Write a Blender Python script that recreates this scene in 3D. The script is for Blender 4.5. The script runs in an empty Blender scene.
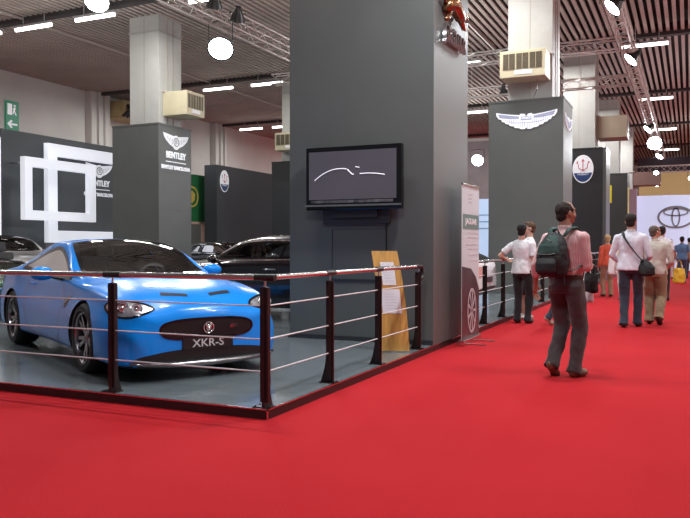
import bpy, bmesh, math, random
from mathutils import Vector, Matrix, noise
from mathutils.bvhtree import BVHTree
random.seed(7)
PI = math.pi
SC = bpy.context.scene
COL = SC.collection
WORK = bpy.data.scenes.new('work')
def work_eval(o):
    vl = WORK.view_layers[0]; vl.update(); return o.evaluated_get(vl.depsgraph)
SC.view_settings.view_transform = 'Standard'
SC.view_settings.look = 'None'
SC.view_settings.exposure = 0.0

# ------------------------------------------------------------------ materials
_M = {}
def mat(name, col, rough=0.5, metal=0.0, coat=0.0, emis=None, estr=0.0, noise_s=None, noise_amt=0.1, bump=0.0,
        bump_s=60.0, alpha=1.0, trans=0.0, sheen=0.0, spec=None, dark_back=False, stretch=None):
    if name in _M: return _M[name]
    m = bpy.data.materials.new(name); m.use_nodes = True
    nt = m.node_tree; b = nt.nodes['Principled BSDF']; out = nt.nodes['Material Output']
    c4 = (col[0], col[1], col[2], 1)
    b.inputs['Base Color'].default_value = c4
    b.inputs['Roughness'].default_value = rough
    b.inputs['Metallic'].default_value = metal
    b.inputs['Coat Weight'].default_value = coat
    b.inputs['Coat Roughness'].default_value = 0.03
    b.inputs['Alpha'].default_value = alpha
    b.inputs['Transmission Weight'].default_value = trans
    b.inputs['Sheen Weight'].default_value = sheen
    if spec is not None: b.inputs['Specular IOR Level'].default_value = spec
    if emis:
        b.inputs['Emission Color'].default_value = (*emis, 1); b.inputs['Emission Strength'].default_value = estr
    tc = None
    def coords():
        nonlocal tc
        if tc is None:
            tcn = nt.nodes.new('ShaderNodeTexCoord'); mp = nt.nodes.new('ShaderNodeMapping')
            nt.links.new(tcn.outputs['Object'], mp.inputs['Vector'])
            if stretch: mp.inputs['Scale'].default_value = stretch
            tc = mp.outputs['Vector']
        return tc
    if noise_s:
        n = nt.nodes.new('ShaderNodeTexNoise'); n.inputs['Scale'].default_value = noise_s
        n.inputs['Detail'].default_value = 4
        nt.links.new(coords(), n.inputs['Vector'])
        r = nt.nodes.new('ShaderNodeValToRGB')
        r.color_ramp.elements[0].position = 0.3; r.color_ramp.elements[1].position = 0.7
        r.color_ramp.elements[0].color = (*[max(0, x*(1-noise_amt)) for x in col], 1)
        r.color_ramp.elements[1].color = (*[min(1, x*(1+noise_amt)) for x in col], 1)
        nt.links.new(n.outputs['Fac'], r.inputs['Fac']); nt.links.new(r.outputs['Color'], b.inputs['Base Color'])
    if bump:
        n2 = nt.nodes.new('ShaderNodeTexNoise'); n2.inputs['Scale'].default_value = bump_s
        n2.inputs['Detail'].default_value = 3
        nt.links.new(coords(), n2.inputs['Vector'])
        bp = nt.nodes.new('ShaderNodeBump'); bp.inputs['Strength'].default_value = bump; bp.inputs['Distance'].default_value = 0.02
        nt.links.new(n2.outputs['Fac'], bp.inputs['Height']); nt.links.new(bp.outputs['Normal'], b.inputs['Normal'])
    if dark_back:
        g = nt.nodes.new('ShaderNodeNewGeometry'); d = nt.nodes.new('ShaderNodeBsdfDiffuse')
        d.inputs['Color'].default_value = (0.012, 0.012, 0.014, 1)
        mx = nt.nodes.new('ShaderNodeMixShader')
        nt.links.new(g.outputs['Backfacing'], mx.inputs['Fac'])
        nt.links.new(b.outputs['BSDF'], mx.inputs[1]); nt.links.new(d.outputs['BSDF'], mx.inputs[2])
        nt.links.new(mx.outputs['Shader'], out.inputs['Surface'])
    _M[name] = m
    return m

def glass_mat(name, tint=(0.25, 0.28, 0.28), mixf=0.55):
    if name in _M: return _M[name]
    m = bpy.data.materials.new(name); m.use_nodes = True
    nt = m.node_tree; nt.nodes.remove(nt.nodes['Principled BSDF']); out = nt.nodes['Material Output']
    t = nt.nodes.new('ShaderNodeBsdfTransparent'); t.inputs['Color'].default_value = (*tint, 1)
    g = nt.nodes.new('ShaderNodeBsdfGlossy'); g.inputs['Roughness'].default_value = 0.02
    fr = nt.nodes.new('ShaderNodeFresnel'); fr.inputs['IOR'].default_value = 1.7
    mx = nt.nodes.new('ShaderNodeMixShader')
    nt.links.new(fr.outputs['Fac'], mx.inputs['Fac']); nt.links.new(t.outputs['BSDF'], mx.inputs[1]); nt.links.new(g.outputs['BSDF'], mx.inputs[2])
    nt.links.new(mx.outputs['Shader'], out.inputs['Surface'])
    _M[name] = m
    return m

# ------------------------------------------------------------------ objects
_X = {}          # world matrix of each parent
def tag(o, label=None, cat=None, group=None, kind=None):
    if label: o['label'] = label
    if cat: o['category'] = cat
    if group: o['group'] = group
    if kind: o['kind'] = kind
    return o
def thing(name, label, cat, loc=(0, 0, 0), rz=0.0, group=None, scale=1.0):
    o = bpy.data.objects.new(name, None); COL.objects.link(o); o.empty_display_size = 0.1
    o.location = loc; o.rotation_euler = (0, 0, rz); o.scale = (scale,)*3
    _X[o.name] = Matrix.Translation(loc) @ Matrix.Rotation(rz, 4, 'Z') @ Matrix.Scale(scale, 4)
    return tag(o, label, cat, group)
def obj(name, bm, m, parent=None, smooth=False, world=False, label=None):
    """link a bmesh as one mesh object; world=True: the mesh is in world coordinates"""
    if isinstance(bm, bpy.types.Mesh): me = bm
    else:
        if parent is not None and world:
            bm.transform(_X[parent.name].inverted())
        me = bpy.data.meshes.new(name); bm.to_mesh(me); bm.free()
    if m is not None and not me.materials:
        for x in (m if isinstance(m, (list, tuple)) else [m]): me.materials.append(x)
    if smooth is not False:
        for p in me.polygons: p.use_smooth = True
        if smooth is not True:
            try: me.set_sharp_from_angle(angle=math.radians(smooth))
            except Exception: pass
    o = bpy.data.objects.new(name, me); COL.objects.link(o)
    if parent is not None:
        o.parent = parent; _X[o.name] = _X[parent.name].copy()
    else: _X[o.name] = Matrix.Identity(4)
    if label: o['label'] = label
    return o
def struct(name, bm, m, smooth=False):
    return tag(obj(name, bm, m, smooth=smooth), kind='structure')

def nb(): return bmesh.new()
def box(bm, x0, x1, y0, y1, z0, z1, bev=0.0, mi=0, M=None):
    vs = [bm.verts.new(p) for p in ((x0,y0,z0),(x1,y0,z0),(x1,y1,z0),(x0,y1,z0),(x0,y0,z1),(x1,y0,z1),(x1,y1,z1),(x0,y1,z1))]
    fs = [bm.faces.new([vs[i] for i in f]) for f in ((0,3,2,1),(4,5,6,7),(0,1,5,4),(1,2,6,5),(2,3,7,6),(3,0,4,7))]
    for f in fs: f.material_index = mi
    if bev > 0:
        es = list({e for f in fs for e in f.edges})
        r = bmesh.ops.bevel(bm, geom=es, offset=bev, segments=2, profile=0.7, affect='EDGES')
        for f in r['faces']: f.material_index = mi
        vs = list({v for f in r['faces'] for v in f.verts} | {v for v in vs if v.is_valid})
    if M is not None: bmesh.ops.transform(bm, matrix=M, verts=[v for v in vs if v.is_valid])
    return vs
def frame_axes(d):
    d = d.normalized(); a = Vector((0, 0, 1)) if abs(d.z) < 0.9 else Vector((1, 0, 0))
    u = a.cross(d).normalized(); v = d.cross(u)
    return u, v
def tube(bm, pts, rad, n=10, mi=0, cap=True, flat=1.0, up=None):
    """swept tube, rad number or list; flat squeezes the second axis"""
    pts = [Vector(p) for p in pts]; rings = []
    if not isinstance(rad, (list, tuple)): rad = [rad]*len(pts)
    for i, p in enumerate(pts):
        d = (pts[min(i+1, len(pts)-1)] - pts[max(i-1, 0)])
        if d.length < 1e-9: d = Vector((0, 0, 1))
        if up is not None:
            dn = d.normalized(); u = Vector(up).cross(dn).normalized(); v = dn.cross(u)
        else: u, v = frame_axes(d)
        rings.append([bm.verts.new(p + u*math.cos(2*PI*k/n)*rad[i] + v*math.sin(2*PI*k/n)*rad[i]*flat) for k in range(n)])
    for a, b in zip(rings, rings[1:]):
        for k in range(n):
            f = bm.faces.new((a[k], a[(k+1) % n], b[(k+1) % n], b[k])); f.material_index = mi
    if cap:
        f = bm.faces.new(list(reversed(rings[0]))); f.material_index = mi
        f = bm.faces.new(rings[-1]); f.material_index = mi
def ellip(bm, c, r, M=None, n=16, m_=10, mi=0):
    c = Vector(c); top = None; rings = []
    R = M if M is not None else Matrix.Identity(3)
    for j in range(1, m_):
        t = PI*j/m_
        rings.append([bm.verts.new(c + R @ Vector((r[0]*math.sin(t)*math.cos(2*PI*k/n), r[1]*math.sin(t)*math.sin(2*PI*k/n), r[2]*math.cos(t)))) for k in range(n)])
    a = bm.verts.new(c + R @ Vector((0, 0, r[2]))); b = bm.verts.new(c + R @ Vector((0, 0, -r[2])))
    for k in range(n):
        f = bm.faces.new((a, rings[0][k], rings[0][(k+1) % n])); f.material_index = mi
        f = bm.faces.new((b, rings[-1][(k+1) % n], rings[-1][k])); f.material_index = mi
    for p, q in zip(rings, rings[1:]):
        for k in range(n):
            f = bm.faces.new((p[k], q[k], q[(k+1) % n], p[(k+1) % n])); f.material_index = mi
def lathe(bm, prof, M, n=32, mi=0, closed=False):
    """prof: list of (r, h); axis is local z of matrix M"""
    rings = [[bm.verts.new(M @ Vector((r*math.cos(2*PI*k/n), r*math.sin(2*PI*k/n), h))) for k in range(n)] for r, h in prof]
    pr = list(zip(rings, rings[1:]))
    if closed: pr.append((rings[-1], rings[0]))
    for a, b in pr:
        for k in range(n):
            f = bm.faces.new((a[k], a[(k+1) % n], b[(k+1) % n], b[k])); f.material_index = mi
    return rings
def prism(bm, pts, M, h, mi=0):
    """extrude a 2D outline (list of (u,v)) by h along local z of M"""
    a = [bm.verts.new(M @ Vector((u, v, 0))) for u, v in pts]
    b = [bm.verts.new(M @ Vector((u, v, h))) for u, v in pts]
    n = len(pts)
    f1 = bm.faces.new(list(reversed(a))); f2 = bm.faces.new(b); f1.material_index = f2.material_index = mi
    for k in range(n):
        f = bm.faces.new((a[k], a[(k+1) % n], b[(k+1) % n], b[k])); f.material_index = mi
def face_X(x, y, z):      # local u -> +Y, v -> +Z, w -> +X (a mark on a face that looks to +X)
    return Matrix(((0, 0, 1, x), (1, 0, 0, y), (0, 1, 0, z), (0, 0, 0, 1)))
def face_mY(x, y, z):     # local u -> +X, v -> +Z, w -> -Y (a mark on a face that looks to -Y)
    return Matrix(((1, 0, 0, x), (0, 0, -1, y), (0, 1, 0, z), (0, 0, 0, 1)))
def circ(r, n=32, sx=1.0, sy=1.0, c=(0, 0)):
    return [(c[0]+r*sx*math.cos(2*PI*k/n), c[1]+r*sy*math.sin(2*PI*k/n)) for k in range(n)]
def ring(bm, r0, r1, M, h, n=40, sx=1.0, sy=1.0, mi=0, c=(0, 0)):
    A = []
    for (r, z) in ((r0, 0), (r1, 0), (r1, h), (r0, h)):
        A.append([bm.verts.new(M @ Vector((c[0]+r*sx*math.cos(2*PI*k/n), c[1]+r*sy*math.sin(2*PI*k/n), z))) for k in range(n)])
    for i in range(4):
        a, b = A[i], A[(i+1) % 4]
        for k in range(n):
            f = bm.faces.new((a[k], a[(k+1) % n], b[(k+1) % n], b[k])); f.material_index = mi
def text_bm(s, size, M, depth=0.01, bold=0.0, spacing=1.0, width=None):
    cu = bpy.data.curves.new('t', 'FONT'); cu.body = s; cu.size = size; cu.extrude = depth/2; cu.offset = bold
    cu.align_x = 'CENTER'; cu.align_y = 'CENTER'; cu.space_character = spacing; cu.resolution_u = 3
    o = bpy.data.objects.new('t', cu); WORK.collection.objects.link(o)
    me = bpy.data.meshes.new_from_object(work_eval(o))
    bm = bmesh.new(); bm.from_mesh(me)
    bpy.data.objects.remove(o); bpy.data.curves.remove(cu); bpy.data.meshes.remove(me)
    if width and bm.verts:
        w = max(v.co.x for v in bm.verts) - min(v.co.x for v in bm.verts)
        bmesh.ops.scale(bm, vec=(width/w, 1, 1), verts=bm.verts)
    bm.transform(M)
    return bm

def realize(bm, mods):
    """apply modifiers to a bmesh through the depsgraph, return a Mesh"""
    me = bpy.data.meshes.new('tmp'); bm.to_mesh(me); bm.free()
    o = bpy.data.objects.new('tmp', me); WORK.collection.objects.link(o)
    for typ, kw in mods:
        md = o.modifiers.new(typ, typ)
        for k, v in kw.items(): setattr(md, k, v)
    r = bpy.data.meshes.new_from_object(work_eval(o))
    bpy.data.objects.remove(o); bpy.data.meshes.remove(me)
    return r

# ------------------------------------------------------------------ palette
M_clad  = mat('grey_cladding', (0.102, 0.112, 0.108), 0.42, noise_s=1.2, noise_amt=0.06, bump=0.02, bump_s=300)
M_cladd = mat('dark_cladding', (0.028, 0.030, 0.034), 0.45, noise_s=1.2, noise_amt=0.08)
M_conc  = mat('painted_concrete', (0.47, 0.48, 0.46), 0.8, noise_s=2.5, noise_amt=0.06, bump=0.08, bump_s=30)
M_wall  = mat('hall_wall_paint', (0.74, 0.74, 0.72), 0.85, noise_s=0.6, noise_amt=0.06)
M_white = mat('white_paint', (0.85, 0.86, 0.88), 0.4, noise_s=3, noise_amt=0.02)
M_logo  = mat('white_emblem', (0.85, 0.87, 0.92), 0.3, emis=(0.9, 0.93, 1), estr=0.25)
M_black = mat('black_plastic', (0.012, 0.012, 0.013), 0.35, noise_s=20, noise_amt=0.1)
M_gloss = mat('gloss_black', (0.006, 0.006, 0.007), 0.08, noise_s=20, noise_amt=0.1)
M_post  = mat('post_metal_dark', (0.022, 0.012, 0.012), 0.38, metal=0.3, noise_s=8, noise_amt=0.15)
M_steel = mat('brushed_steel', (0.66, 0.64, 0.62), 0.22, metal=1.0, noise_s=30, noise_amt=0.05)
M_chrome = mat('chrome', (0.85, 0.85, 0.87), 0.06, metal=1.0, noise_s=30, noise_amt=0.02)
M_alu   = mat('truss_aluminium', (0.58, 0.53, 0.50), 0.4, metal=0.4, noise_s=10, noise_amt=0.08)
M_ac    = mat('cream_enamel', (0.60, 0.55, 0.38), 0.5, noise_s=3, noise_amt=0.06)
M_tubem = mat('lamp_tube_glow', (1, 1, 1), 0.5, emis=(1.0, 0.98, 0.92), estr=7.0)
M_lamp  = mat('lamp_face_glow', (1, 1, 1), 0.5, emis=(0.86, 0.93, 1.0), estr=30.0)
M_frameg = mat('light_frame_glow', (0.66, 0.69, 0.74), 0.5, emis=(0.88, 0.91, 1.0), estr=0.55, noise_s=2.5, noise_amt=0.03)
M_green = mat('green_panel', (0.018, 0.16, 0.055), 0.5, noise_s=2, noise_amt=0.06)
M_gold  = mat('gold_print', (0.65, 0.48, 0.10), 0.5, noise_s=9, noise_amt=0.1)
M_wood  = mat('yellow_wood', (0.62, 0.34, 0.085), 0.4, noise_s=3, noise_amt=0.22, stretch=(8, 8, 0.8), coat=0.2)
M_paper = mat('white_paper', (0.82, 0.83, 0.86), 0.6, noise_s=25, noise_amt=0.03)
M_glass = glass_mat('car_glass', (0.70, 0.74, 0.74))
M_rubber = mat('tyre_rubber', (0.012, 0.012, 0.013), 0.7, noise_s=40, noise_amt=0.15)
M_rim   = mat('alloy_rim', (0.30, 0.30, 0.32), 0.22, metal=0.9, noise_s=12, noise_amt=0.05)
M_beige = mat('beige_lit_wall', (0.62, 0.50, 0.25), 0.8, noise_s=0.5, noise_amt=0.08, emis=(0.8, 0.62, 0.28), estr=0.22)  # glow in the material stands for light falling on the wall
# ================================================================== THE HALL
ZC = 8.9
XE, YE = -2.93, 4.99               # platform corner
# floor: red carpet
def carpet_mat():
    m = mat('red_carpet', (0.66, 0.020, 0.026), 0.95, spec=0.1)
    nt = m.node_tree; b = nt.nodes['Principled BSDF']
    tc = nt.nodes.new('ShaderNodeTexCoord')
    n1 = nt.nodes.new('ShaderNodeTexNoise'); n1.inputs['Scale'].default_value = 0.9; n1.inputs['Detail'].default_value = 5
    n2 = nt.nodes.new('ShaderNodeTexNoise'); n2.inputs['Scale'].default_value = 90; n2.inputs['Detail'].default_value = 2
    wv = nt.nodes.new('ShaderNodeTexWave'); wv.bands_direction = 'X'; wv.inputs['Scale'].default_value = 0.16; wv.inputs['Distortion'].default_value = 1.2
    wv.inputs['Detail Scale'].default_value = 0.4
    for n in (n1, n2, wv): nt.links.new(tc.outputs['Object'], n.inputs['Vector'])
    a = nt.nodes.new('ShaderNodeMath'); a.operation = 'MULTIPLY_ADD'; a.inputs[1].default_value = 0.45
    nt.links.new(n1.outputs['Fac'], a.inputs[0])
    k = nt.nodes.new('ShaderNodeMath'); k.operation = 'MULTIPLY'; k.inputs[1].default_value = 0.10
    nt.links.new(wv.outputs['Fac'], k.inputs[0]); 
    k2 = nt.nodes.new('ShaderNodeMath'); k2.operation = 'MULTIPLY_ADD'; k2.inputs[1].default_value = 0.45
    nt.links.new(n2.outputs['Fac'], k2.inputs[0]); nt.links.new(k.outputs[0], k2.inputs[2])
    nt.links.new(k2.outputs[0], a.inputs[2])
    r = nt.nodes.new('ShaderNodeValToRGB')
    r.color_ramp.elements[0].position = 0.25; r.color_ramp.elements[1].position = 0.75
    r.color_ramp.elements[0].color = (0.36, 0.011, 0.016, 1); r.color_ramp.elements[1].color = (0.46, 0.017, 0.023, 1)
    nt.links.new(a.outputs[0], r.inputs['Fac']); nt.links.new(r.outputs['Color'], b.inputs['Base Color'])
    bp = nt.nodes.new('ShaderNodeBump'); bp.inputs['Strength'].default_value = 0.4; bp.inputs['Distance'].default_value = 0.004
    nt.links.new(n2.outputs['Fac'], bp.inputs['Height']); nt.links.new(bp.outputs['Normal'], b.inputs['Normal'])
    return m
bm = nb(); box(bm, -27, 14, -7, 76, -0.2, 0); struct('floor', bm, carpet_mat())
# walls
bm = nb(); box(bm, -27.3, -27, -7, 76, 0, ZC+1)
for y in (-4.2, 6.4, 17.1, 28.5, 39.1, 49.8, 60.4, 71.0):
    box(bm, -27, -26.6, y, y+1.3, 0, ZC)
    box(bm, -26.6, -26.45, y+0.35, y+0.5, 0, ZC); box(bm, -26.6, -26.45, y+0.8, y+0.95, 0, ZC)
struct('wall_left', bm, M_wall)
bm = nb(); box(bm, -27.3, 14.3, 76, 76.3, 0, ZC+1); struct('wall_far', bm, mat('far_wall_paint', (0.45, 0.43, 0.45), 0.85, noise_s=0.5, noise_amt=0.1))
bm = nb(); box(bm, 14, 14.3, -7, 76, 0, ZC+1); struct('wall_right', bm, M_wall)
# ceiling: slats over a dark void
bm = nb(); box(bm, -27, 14, -7, 76, ZC+0.55, ZC+0.7); struct('trim_1', bm, mat('ceiling_void', (0.014, 0.012, 0.012), 0.9, noise_s=1, noise_amt=0.2))
bm = nb()
x = -26.9
while x < 14:
    box(bm, x, x+0.115, -7, 76, ZC, ZC+0.07); x += 0.235
struct('ceiling', bm, mat('ceiling_slats', (0.46, 0.40, 0.36), 0.7, noise_s=0.7, noise_amt=0.1))
ROWS = [18.3, 28.9, 39.6, 50.2, 60.9, 71.5]
for i, y in enumerate([7.6]+ROWS):
    bm = nb(); box(bm, -27, 14, y+0.15, y+0.45, ZC-0.12, ZC+0.3); struct('trim_%d' % (i+2), bm, mat('dark_beam', (0.05, 0.045, 0.045), 0.8, noise_s=3, noise_amt=0.1))
# longitudinal pale conduit lines under the slats
for i, xx in enumerate((-20.2, -14.9, -6.9)):
    bm = nb(); box(bm, xx, xx+0.07, 2, 60, ZC-0.08, ZC-0.02); struct('trim_%d' % (i+10), bm, M_alu)

# ------------------------------------------------------------------ display platform
def platform_mat():
    m = mat('platform_laminate', (0.20, 0.235, 0.25), 0.2)
    nt = m.node_tree; b = nt.nodes['Principled BSDF']
    tc = nt.nodes.new('ShaderNodeTexCoord'); br = nt.nodes.new('ShaderNodeTexBrick')
    br.inputs['Scale'].default_value = 1.0; br.inputs['Brick Width'].default_value = 1.22; br.inputs['Row Height'].default_value = 1.22
    br.offset = 0.0; br.inputs['Mortar Size'].default_value = 0.004
    br.inputs['Color1'].default_value = (0.135, 0.162, 0.175, 1); br.inputs['Color2'].default_value = (0.146, 0.174, 0.187, 1); br.inputs['Mortar'].default_value = (0.08, 0.09, 0.095, 1)
    nt.links.new(tc.outputs['Object'], br.inputs['Vector']); nt.links.new(br.outputs['Color'], b.inputs['Base Color'])
    n = nt.nodes.new('ShaderNodeTexNoise'); n.inputs['Scale'].default_value = 2.5; nt.links.new(tc.outputs['Object'], n.inputs['Vector'])
    mr = nt.nodes.new('ShaderNodeMapRange'); mr.inputs['To Min'].default_value = 0.12; mr.inputs['To Max'].default_value = 0.24
    nt.links.new(n.outputs['Fac'], mr.inputs['Value']); nt.links.new(mr.outputs['Result'], b.inputs['Roughness'])
    return m
pl = thing('display_platform', 'low grey display platform with a dark fascia along the red carpet', 'platform', (XE, YE, 0))
bm = nb(); box(bm, -22.5, XE-0.012, YE+0.012, 43.5, 0.0, 0.08); obj('deck', bm, platform_mat(), pl, world=True)
bm = nb(); box(bm, -22.5, XE, YE, YE+0.012, 0.0, 0.074); box(bm, XE-0.012, XE, YE, 43.5, 0.0, 0.074)
obj('fascia', bm, mat('dark_fascia', (0.02, 0.011, 0.012), 0.4, noise_s=4, noise_amt=0.15), pl, world=True)
bm = nb(); box(bm, -22.5, XE+0.004, YE-0.004, YE+0.012, 0.070, 0.080); box(bm, XE-0.012, XE+0.004, YE, 43.5, 0.070, 0.080)
box(bm, XE-0.006, XE+0.004, YE-0.004, YE+0.006, 0, 0.08)
obj('edge_strip', bm, M_steel, pl, world=True)

# ------------------------------------------------------------------ emblems
def feather_wings(bm, M, span, hgt, h=0.02, n=9, droop=0.25, mi=0, solid=False):
    """spread wings about the origin, built from layered feathers"""
    for s in (-1, 1):
        top = [(s*span/2*t, hgt*(0.5 - droop*0.15*t*t)) for t in (0.08, 0.4, 0.75, 1.0)]
        # feather strips hanging from the leading edge
        for k in range(n):
            a = 0.10 + 0.90*k/n; b = 0.10 + 0.90*(k+0.78)/n
            L = hgt*(1.0 - 0.78*(k/(n-1))**1.3)
            ya = hgt*(0.5 - 0.10*a); yb = hgt*(0.5 - 0.10*b)
            sl = 0.10*span/2
            pts = [(s*span/2*a, ya), (s*span/2*b, yb), (s*(span/2*b - sl*0.6), yb-L*0.92), (s*(span/2*a - sl*0.6), ya-L)]
            if s < 0: pts.reverse()
            prism(bm, pts, M, h*0.7, mi)
        pts = [(s*0.03*span, hgt*0.5), (s*span*0.5, hgt*0.46), (s*span*0.485, hgt*0.33), (s*0.03*span, hgt*0.28)]
        if s < 0: pts.reverse()
        prism(bm, pts, M, h, mi)
def bentley(parent, M, k=1.0):
    bm = nb()
    for s in (-1, 1):   # pointed wing silhouettes
        pts = [(s*0.10, 0.17), (s*0.72, 0.25), (s*0.66, 0.12), (s*0.55, 0.0), (s*0.36, -0.13), (s*0.17, -0.20), (s*0.10, -0.26)]
        pts = [(u*k, v*k) for u, v in pts]
        if s < 0: pts = pts[::-1]
        prism(bm, pts[::-1], M, 0.02)
    prism(bm, circ(0.215*k, 32, 1, 1.15, (0, -0.04*k)), M, 0.022)
    obj('wings', bm, M_logo, parent, world=True)
    bm = nb(); M2 = M @ Matrix.Translation((0, -0.02*k, 0.024))
    ring(bm, 0.125*k, 0.155*k, M2, 0.006)
    tb = text_bm('B', 0.24*k, M2 @ Matrix.Translation((0, 0, 0.003)), 0.006)
    me = bpy.data.meshes.new('x'); tb.to_mesh(me); tb.free(); bm.from_mesh(me); bpy.data.meshes.remove(me)
    for s in (-1, 1):
        for q in range(4):
            prism(bm, [(s*(0.22+0.1*q)*k-0.006, (0.10+0.02*q)*k), (s*(0.22+0.1*q)*k+0.006, (0.10+0.02*q)*k), (s*(0.20+0.085*q)*k+0.006, (-0.10+0.05*q)*k), (s*(0.20+0.085*q)*k-0.006, (-0.10+0.05*q)*k)], M2 @ Matrix.Translation((0, 0, -0.002)), 0.004)
    obj('monogram', bm, M_clad, parent, world=True)
    obj('lettering', text_bm('BENTLEY', 0.30*k, M @ Matrix.Translation((0, -0.50*k, 0.01)), 0.02, bold=0.012, width=1.12*k), M_logo, parent, world=True)
    bm = nb(); prism(bm, [(-0.56*k, -0.745*k), (0.56*k, -0.745*k), (0.56*k, -0.715*k), (-0.56*k, -0.715*k)], M, 0.02); obj('underline', bm, M_logo, parent, world=True)
    obj('lettering', text_bm('BENTLEY BARCELONA', 0.175*k, M @ Matrix.Translation((0, -0.93*k, 0.01)), 0.02, bold=0.008, width=1.62*k), M_logo, parent, world=True)
def aston(parent, M, span):
    m2 = mat('pale_blue_enamel', (0.36, 0.40, 0.56), 0.3, noise_s=9, noise_amt=0.05)
    hg = span*0.29; bm = nb()
    up = [(0.0, 0.20), (0.03, 0.36), (0.09, 0.38), (0.11, 0.30), (0.25, 0.36), (0.40, 0.44), (0.5, 0.52)]
    lo = [(0.495, 0.34), (0.455, 0.14), (0.415, 0.12), (0.40, -0.02), (0.36, -0.04), (0.34, -0.15), (0.29, -0.17), (0.27, -0.28), (0.21, -0.30), (0.19, -0.40), (0.12, -0.43), (0.08, -0.50), (0.02, -0.50), (0.0, -0.40)]
    half = up + lo
    pts = [(u*span, v*hg) for u, v in half] + [(-u*span, v*hg) for u, v in reversed(half[1:-1])]
    prism(bm, pts[::-1], M, 0.02); obj('wings', bm, M_logo, parent, world=True)
    bm = nb(); M2 = M @ Matrix.Translation((0, 0, 0.02))
    for s in (-1, 1):
        prism(bm, [(s*0.12*span, 0.24*hg), (s*0.26*span, 0.31*hg), (s*0.47*span, 0.44*hg), (s*0.44*span, 0.22*hg), (s*0.26*span, 0.12*hg), (s*0.12*span, 0.10*hg)][::(-1 if s > 0 else 1)], M2, 0.004)
        for q in range(11):
            a = 0.03+0.036*q; yb = -0.44+0.50*(q/10)**1.4; yt = min(0.02+0.02*q, 0.18)
            prism(bm, [((s*a-0.003)*span, yt*hg), ((s*a+0.003)*span, yt*hg), ((s*(a-0.010)+0.003)*span, yb*hg), ((s*(a-0.010)-0.003)*span, yb*hg)], M2, 0.004)
        prism(bm, [(s*0.0*span, -0.17*hg), (s*0.2*span, -0.13*hg), (s*0.30*span, -0.02*hg), (s*0.30*span, 0.0*hg), (s*0.2*span, -0.10*hg), (s*0.0*span, -0.14*hg)][::(1 if s > 0 else -1)], M2, 0.004)
    prism(bm, [(-0.09*span, 0.02*hg), (0.09*span, 0.02*hg), (0.085*span, 0.22*hg), (-0.085*span, 0.22*hg)], M2, 0.004)
    obj('feather_inlay', bm, m2, parent, world=True)
    obj('lettering', text_bm('ASTON MARTIN', 0.05*span/1.0, M2 @ Matrix.Translation((0, 0.12*hg, 0.006)), 0.004, bold=0.002, width=0.155*span), M_logo, parent, world=True)
def maserati(parent, M, h=0.95):
    w = h*0.72; bm = nb(); prism(bm, circ(h/2, 40, 0.72, 1.0), M, 0.02); obj('oval_plate', bm, M_logo, parent, world=True)
    M2 = M @ Matrix.Translation((0, 0, 0.021))
    bm = nb(); pts = [(0.46*w*math.cos(t), 0.46*h*math.sin(t)) for t in [PI+0.30+k*(PI-0.60)/20 for k in range(21)]]
    pts = [(u, v) for u, v in pts]; prism(bm, pts, M2, 0.004)
    obj('blue_field', bm, mat('navy_enamel', (0.03, 0.07, 0.22), 0.4, noise_s=6, noise_amt=0.05), parent, world=True)
    bm = nb(); red = mat('red_enamel', (0.55, 0.03, 0.05), 0.4, noise_s=6, noise_amt=0.05)
    def stroke(a, b, t=0.02*h):
        a = Vector(a); b = Vector(b); d = (b-a).normalized(); n = Vector((-d.y, d.x))*t/2
        prism(bm, [tuple(a-n), tuple(b-n), tuple(b+n), tuple(a+n)], M2, 0.005)
    stroke((0, -0.08*h), (0, 0.34*h), 0.03*h); stroke((-0.14*h, 0.02*h), (-0.19*h, 0.27*h), 0.028*h); stroke((0.14*h, 0.02*h), (0.19*h, 0.27*h), 0.028*h)
    stroke((-0.15*h, 0.03*h), (0, -0.04*h), 0.028*h); stroke((0.15*h, 0.03*h), (0, -0.04*h), 0.028*h)
    stroke((-0.05*h, 0.26*h), (0, 0.35*h), 0.02*h); stroke((0.05*h, 0.26*h), (0, 0.35*h), 0.02*h); stroke((-0.24*h, 0.2*h), (-0.185*h, 0.28*h), 0.02*h); stroke((0.24*h, 0.2*h), (0.185*h, 0.28*h), 0.02*h)
    stroke((-0.09*h, -0.07*h), (0.09*h, -0.07*h), 0.02*h)
    obj('trident', bm, red, parent, world=True)
    obj('lettering', text_bm('MASERATI', 0.10*h, M2 @ Matrix.Translation((0, -0.19*h, 0.006)), 0.004, width=0.5*w), M_logo, parent, world=True)

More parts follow.
